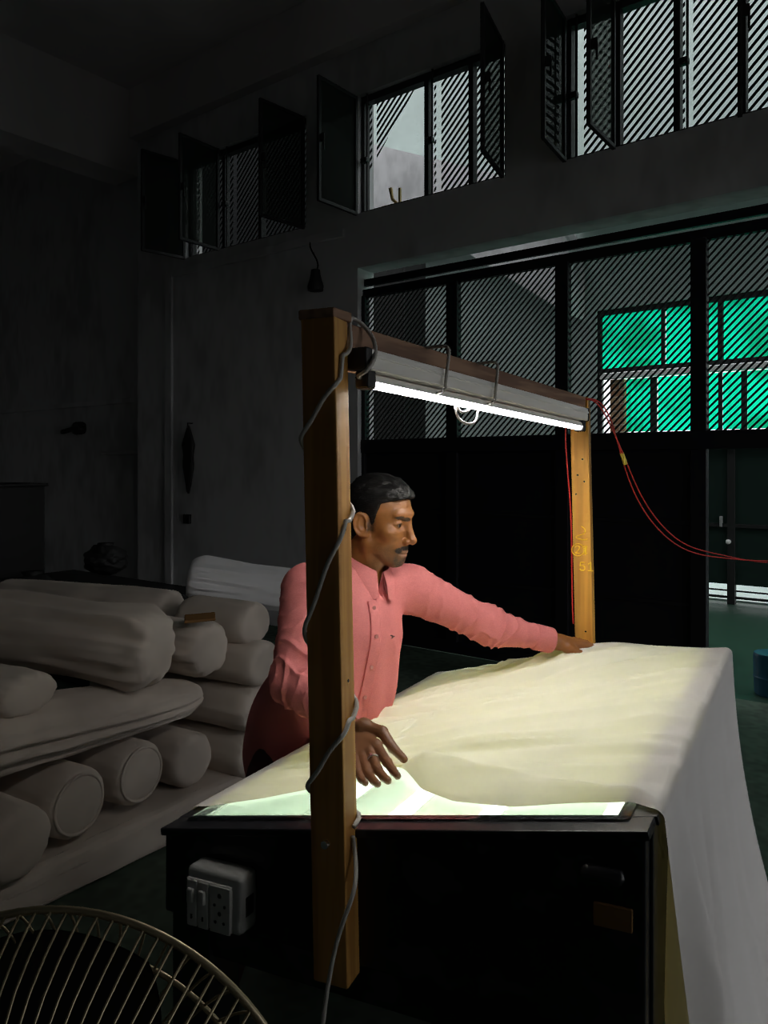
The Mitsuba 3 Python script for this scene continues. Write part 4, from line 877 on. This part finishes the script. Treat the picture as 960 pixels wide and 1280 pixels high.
# hair: short at the sides, thicker combed forward on top
zt = np.array([-0.09, -0.06, -0.03, -0.012, 0.008, 0.022, 0.045, 0.066, 0.076, 0.085, 0.10, 0.12, 0.16]); xt = np.array([-0.075, -0.055, -0.030, 0.014, 0.024, 0.025, 0.028, 0.036, 0.062, 0.086, 0.10, 0.105, 0.105])
def hair_sdf(p):
    q = hl_(p); s = np.abs(q[:, 1])
    base = np.minimum(ell(q, (-0.004, 0, 0.046), (0.094, 0.073, 0.083)), ell(q, (0.040, 0, -0.018), (0.053, 0.056, 0.086)))
    nape = cap_(p, hw((-0.028, 0, -0.02)), NECK, 0.054, 0.058)
    th = 0.003 + 0.0095 * np.clip((q[:, 2] - 0.045) / 0.05, 0, 1) + 0.004 * np.clip((q[:, 0] - 0.03) / 0.06, 0, 1) * np.clip((q[:, 2] - 0.07) / 0.02, 0, 1)
    st = meshkit.noise(np.stack([q[:, 0] * 45 + q[:, 2] * 20, q[:, 1] * 260, q[:, 2] * 160 - q[:, 0] * 60], 1)); st2 = meshkit.noise(np.stack([q[:, 0] * 22, q[:, 1] * 90 + 3, q[:, 2] * 60 - q[:, 0] * 26], 1))
    th = th + (st - 0.5) * 0.0035 * np.clip((q[:, 2] - 0.02) / 0.05, 0.25, 1) + (st2 - 0.5) * 0.007 * np.clip((q[:, 2] - 0.05) / 0.04, 0, 1)
    d = np.minimum(base, nape + 0.004) - th
    line = q[:, 0] - np.interp(q[:, 2], zt, xt) - 0.006 * (st2 - 0.5) - 0.10 * np.maximum(0.03 - s, 0)
    d = smax(d, line, 0.004)
    d = smax(d, -(np.linalg.norm((np.stack([q[:, 0], s, q[:, 2]], 1) - [-0.006, 0.078, 0.0]) / np.array([0.022, 0.02, 0.034]), axis=1) - 1) * 0.02, 0.003)
    return smax(d, -0.078 - q[:, 2], 0.004)
add('hair', nets(hair_sdf, HO + [-0.13, -0.11, -0.11], HO + [0.14, 0.11, 0.16], 0.0019), 'm_hair', True, parent=person, label='short black hair')

# shirt
CFR, CFL = WRR + unit(ELR - WRR) * 0.035, WRL + unit(ELL - WRL) * 0.030
def seg(p, a, b):
    d = b - a; t = (p - a) @ d / (d @ d); return t, np.linalg.norm(p - a - np.clip(t, 0, 1)[:, None] * d, axis=1)
def shirt_base(p):
    d = torso(p, 0.006)
    d = smin(d, ell(loc(p, np.array([-0.11, 2.075, 0.96])), Z3, (0.155, 0.115, 0.17)), 0.04)
    d = smin(d, cap_(p, CH + TF * 0.02, PE + np.array([-0.03, 0.01, -0.10]), 0.11, 0.15), 0.06)
    d = smin(d, ell(loc(p, PE - UP * 0.07 - TF * 0.01), Z3, (0.165, 0.138, 0.24)), 0.05)
    r = smin(cap_(p, SHR, ELR, 0.066, 0.057), cap_(p, ELR, CFR, 0.056, 0.036), 0.02)
    l = smin(cap_(p, SHL, ELL, 0.067, 0.055), cap_(p, ELL, CFL, 0.054, 0.035), 0.02)
    return smin(smin(d, r, 0.022), l, 0.030)
def shirt_sdf(p):
    d = shirt_base(p)
    w = meshkit.fbm(p * np.array([9, 9, 4.0]), 3, 2) - 0.5
    d = d - 0.012 * w
    for a, b, k in ((SHL, ELL, 0), (ELL, CFL, 1), (SHR, ELR, 2), (ELR, CFR, 3)):
        t, dist = seg(p, a, b); on = np.clip(1 - (dist - 0.075) / 0.03, 0, 1) * np.clip((t + 0.15) / 0.2, 0, 1) * np.clip((1.15 - t) / 0.2, 0, 1)
        ang = meshkit.noise(p * 11 + 5 * k) * 2.2 + meshkit.noise(p * 25 + k) * 0.6
        amp = 0.0085 * (0.35 + 0.65 * np.exp(-((t - (1.0 if k in (0, 2) else 0.0)) / 0.45) ** 2))
        ridge = 1 - np.abs(np.sin((t * 5 + ang) * math.pi / 1.0)); d = d - on * amp * (ridge ** 2 - 0.3)
    # pull folds from the armpits and down the front
    t, dist = seg(p, CH + TL * 0.10 + TF * 0.10 + UP * 0.07, BE - TL * 0.05 + TF * 0.12 - UP * 0.08)
    d = d - 0.008 * np.sin((p @ TL) * 75 + 3 * meshkit.noise(p * 6)) * np.clip(1 - dist / 0.16, 0, 1) * np.clip((1.12 - p[:, 2]) / 0.2, 0, 1)
    d = np.where(np.linalg.norm(p - CFR, axis=1) < 0.075, np.maximum(d, (p - CFR) @ unit(WRR - ELR)), d)
    d = np.where(np.linalg.norm(p - CFL, axis=1) < 0.075, np.maximum(d, (p - CFL) @ unit(WRL - ELL)), d)
    # neck opening: a V at the front
    nk = cap_(p, NECK + np.array([0.0, 0.0, 0.0]), NECK + UP * 0.2, 0.066, 0.07)
    vq = p - (NECK + TF * 0.085 - UP * 0.055); vo = np.maximum(np.abs(vq @ TL) - np.clip(vq[:, 2], 0, 1) * 0.42, -vq[:, 2]); vo = np.maximum(vo, np.abs(vq @ TF) - 0.05)
    d = smax(d, -np.minimum(nk, vo), 0.004)
    d = clear(p, d, 0.03)
    return smax(d, 0.58 - p[:, 2] + 0.02 * np.sin((p @ TL) * 12), 0.006)
shirt_m = nets(shirt_sdf, [-0.50, 1.69, 0.53], [0.60, 2.50, 1.36], 0.0042)
shirt = add('shirt', shirt_m, 'm_shirt', True, parent=person, label='pink long-sleeved shirt')

def cuff(c, ax, r, ln, open_):
    d, a, b = frame(ax); th = np.linspace(0, 2 * np.pi, 33)[:-1]; P = []
    for t, rr in ((0, r * 0.80), (0, r * 1.02), (ln * 0.1, r * 1.07), (ln * 0.9, r * 1.10), (ln, r * 1.05), (ln, r * 0.8)):
        P.append(c + d * t + (np.cos(th)[:, None] * a + np.sin(th)[:, None] * b) * rr)
    return grid_mesh(np.array(P), True)
for c, e, w in ((CFR, ELR, WRR), (CFL, ELL, WRL)):
    cfm = cuff(c + unit(w - e) * 0.008, e - w, 0.0365, 0.062, 0); add('cuff', cfm, 'm_shirt', True, parent=shirt)

# collar, placket, buttons, emblem
import scipy.optimize as so
def march(o, d, reach=0.3, off=0.003):
    t = np.linspace(0, reach, 200); v = shirt_sdf(o + np.outer(t, d)); i = int(np.argmax(v < 0)); return o + d * (t[i] - off) if v[i] < 0 else None
FRONT = []
for z in np.linspace(1.195, 0.86, 40):
    c = CH + (BE - CH) * np.clip((1.085 - z) / 0.135, -1, 1.2); c = np.array([c[0], c[1], z])
    row = [march(c + TL * o + TF * 0.25, -TF) for o in (-0.020, -0.010, 0.0, 0.010)]
    if all(x is not None for x in row): FRONT.append(row)
Pf = np.array(FRONT); top_ = grid_mesh(Pf + TF * 0.0025)
edge_ = grid_mesh(np.stack([Pf[:, -1] + TF * 0.0025, Pf[:, -1] - TF * 0.004], 1)); edge2 = grid_mesh(np.stack([Pf[:, 0] - TF * 0.004, Pf[:, 0] + TF * 0.0025], 1))
add('placket', cat_([top_, edge_, edge2]), 'm_shirt', True, parent=shirt)
for i in np.linspace(2, len(Pf) - 3, 5).astype(int):
    c = (Pf[i, 1] + Pf[i, 2]) / 2 + TF * 0.004
    add('button', tube([c - TF * 0.001, c + TF * 0.0015], 0.0052, 14), 'm_button', parent=shirt)
em = march(CH + TL * 0.060 + UP * 0.012 + TF * 0.25, -TF, off=0.001)
if em is not None:
    add('emblem', cat_([tube([em + TL * (0.006 * math.cos(a)) + UP * (0.004 * math.sin(a)) for a in np.linspace(0, 6.3, 14)], 0.0009, 5), tube([em - TL * 0.011, em - TL * 0.006], 0.0012, 5), tube([em + TL * 0.006, em + TL * 0.011], 0.0012, 5)]), 'm_dark', parent=shirt, label='small dark embroidered emblem')
CA = unit(hw((-0.02, 0, -0.05)) - NECK); cf = unit(TF - CA * (TF @ CA)); cl = np.cross(CA, cf)
for sg_ in (-1, 1):
    rows = []
    for ph in np.linspace(0.16, math.pi, 30):
        fr_ = max(0, 1 - ph / 1.5); dirn = cf * math.cos(ph) + cl * sg_ * math.sin(ph); base = NECK + CA * (0.010 - 0.030 * fr_) + cf * 0.012 * fr_
        tip = 0.042 + 0.030 * math.exp(-((ph - 0.32) / 0.25) ** 2)
        rt, rb = 0.0625 + 0.004 * fr_, 0.076 + 0.016 * fr_
        up_in = base + dirn * rt + CA * 0.040; up_out = base + dirn * (rt + 0.005) + CA * 0.041
        bt_out = base + dirn * (rb + 0.010) + CA * (0.040 - tip) + dirn * 0.35 * (tip - 0.042); bt_in = bt_out - dirn * 0.004 - CA * 0.001
        midp = (up_out + bt_out) / 2 + dirn * 0.004
        rows.append([base + dirn * (rt - 0.002) - CA * 0.012, up_in, (up_in + up_out) / 2 + CA * 0.002, up_out, midp, bt_out, bt_in, up_out - dirn * 0.004 - CA * 0.004])
    add('collar', grid_mesh(np.array(rows)), 'm_shirt', True, parent=shirt)

# trousers and shoes
TD = unit([0.874, -0.485, 0])
HPL, HPR = np.array([-0.165, 2.215, 0.82]), np.array([-0.265, 2.085, 0.82])
KNL, KNR, ANL, ANR = np.array([-0.19, 2.34, 0.47]), np.array([-0.36, 2.05, 0.47]), np.array([-0.27, 2.42, 0.08]), np.array([-0.47, 2.06, 0.08])
def trousers(p):
    l = smin(cap_(p, HPL, KNL, 0.080, 0.070), cap_(p, KNL, ANL + UP * 0.02, 0.072, 0.058), 0.03); r = smin(cap_(p, HPR, KNR, 0.080, 0.070), cap_(p, KNR, ANR + UP * 0.02, 0.072, 0.058), 0.03)
    d = smin(smin(l, r, 0.03), ell(loc(p, PE - UP * 0.03), Z3, (0.138, 0.102, 0.13)), 0.04)
    d = d - 0.006 * (meshkit.fbm(p * 10, 2) - 0.5)
    d = clear(p, d, 0.04)
    return smax(smax(d, p[:, 2] - 0.86, 0.004), 0.065 - p[:, 2], 0.004)
add('trousers', nets(trousers, [-0.62, 1.85, 0.02], [0.02, 2.56, 0.99], 0.008), 'm_trousers', True, parent=person)
for an in (ANL, ANR):
    f0 = np.array([an[0], an[1], 0])
    def shoe(p):
        d = smin(cap_(p, f0 + UP * 0.045 - TD * 0.03, f0 + UP * 0.036 + TD * 0.15, 0.042, 0.036), cap_(p, f0 + UP * 0.05, f0 + UP * 0.10, 0.045, 0.045), 0.03)
        return smax(d, 0.002 - p[:, 2], 0.004)
    add('shoe', nets(shoe, f0 + [-0.12, -0.16, -0.02], f0 + [0.22, 0.12, 0.17], 0.006), 'm_shoe', True, parent=person)
# ring on the near hand
j = RF['middle'][0]; rc = j[0] * 0.5 + j[1] * 0.5; rd, ra, rb2 = frame(j[1] - j[0])
rgk = add('finger_ring', tube([rc + (ra * math.cos(t) + rb2 * math.sin(t)) * 0.0128 for t in np.linspace(0, 2 * np.pi, 33)], 0.0018, 8), 'm_silver', True, parent=person, label='silver ring')
tocam = unit(EYE - rc); tocam = unit(tocam - rd * (tocam @ rd)); add('stone', obox(rc + tocam * 0.0140, [rd, np.cross(tocam, rd), tocam], [0.012, 0.008, 0.004], 0.0018), 'm_silver', True, parent=rgk)
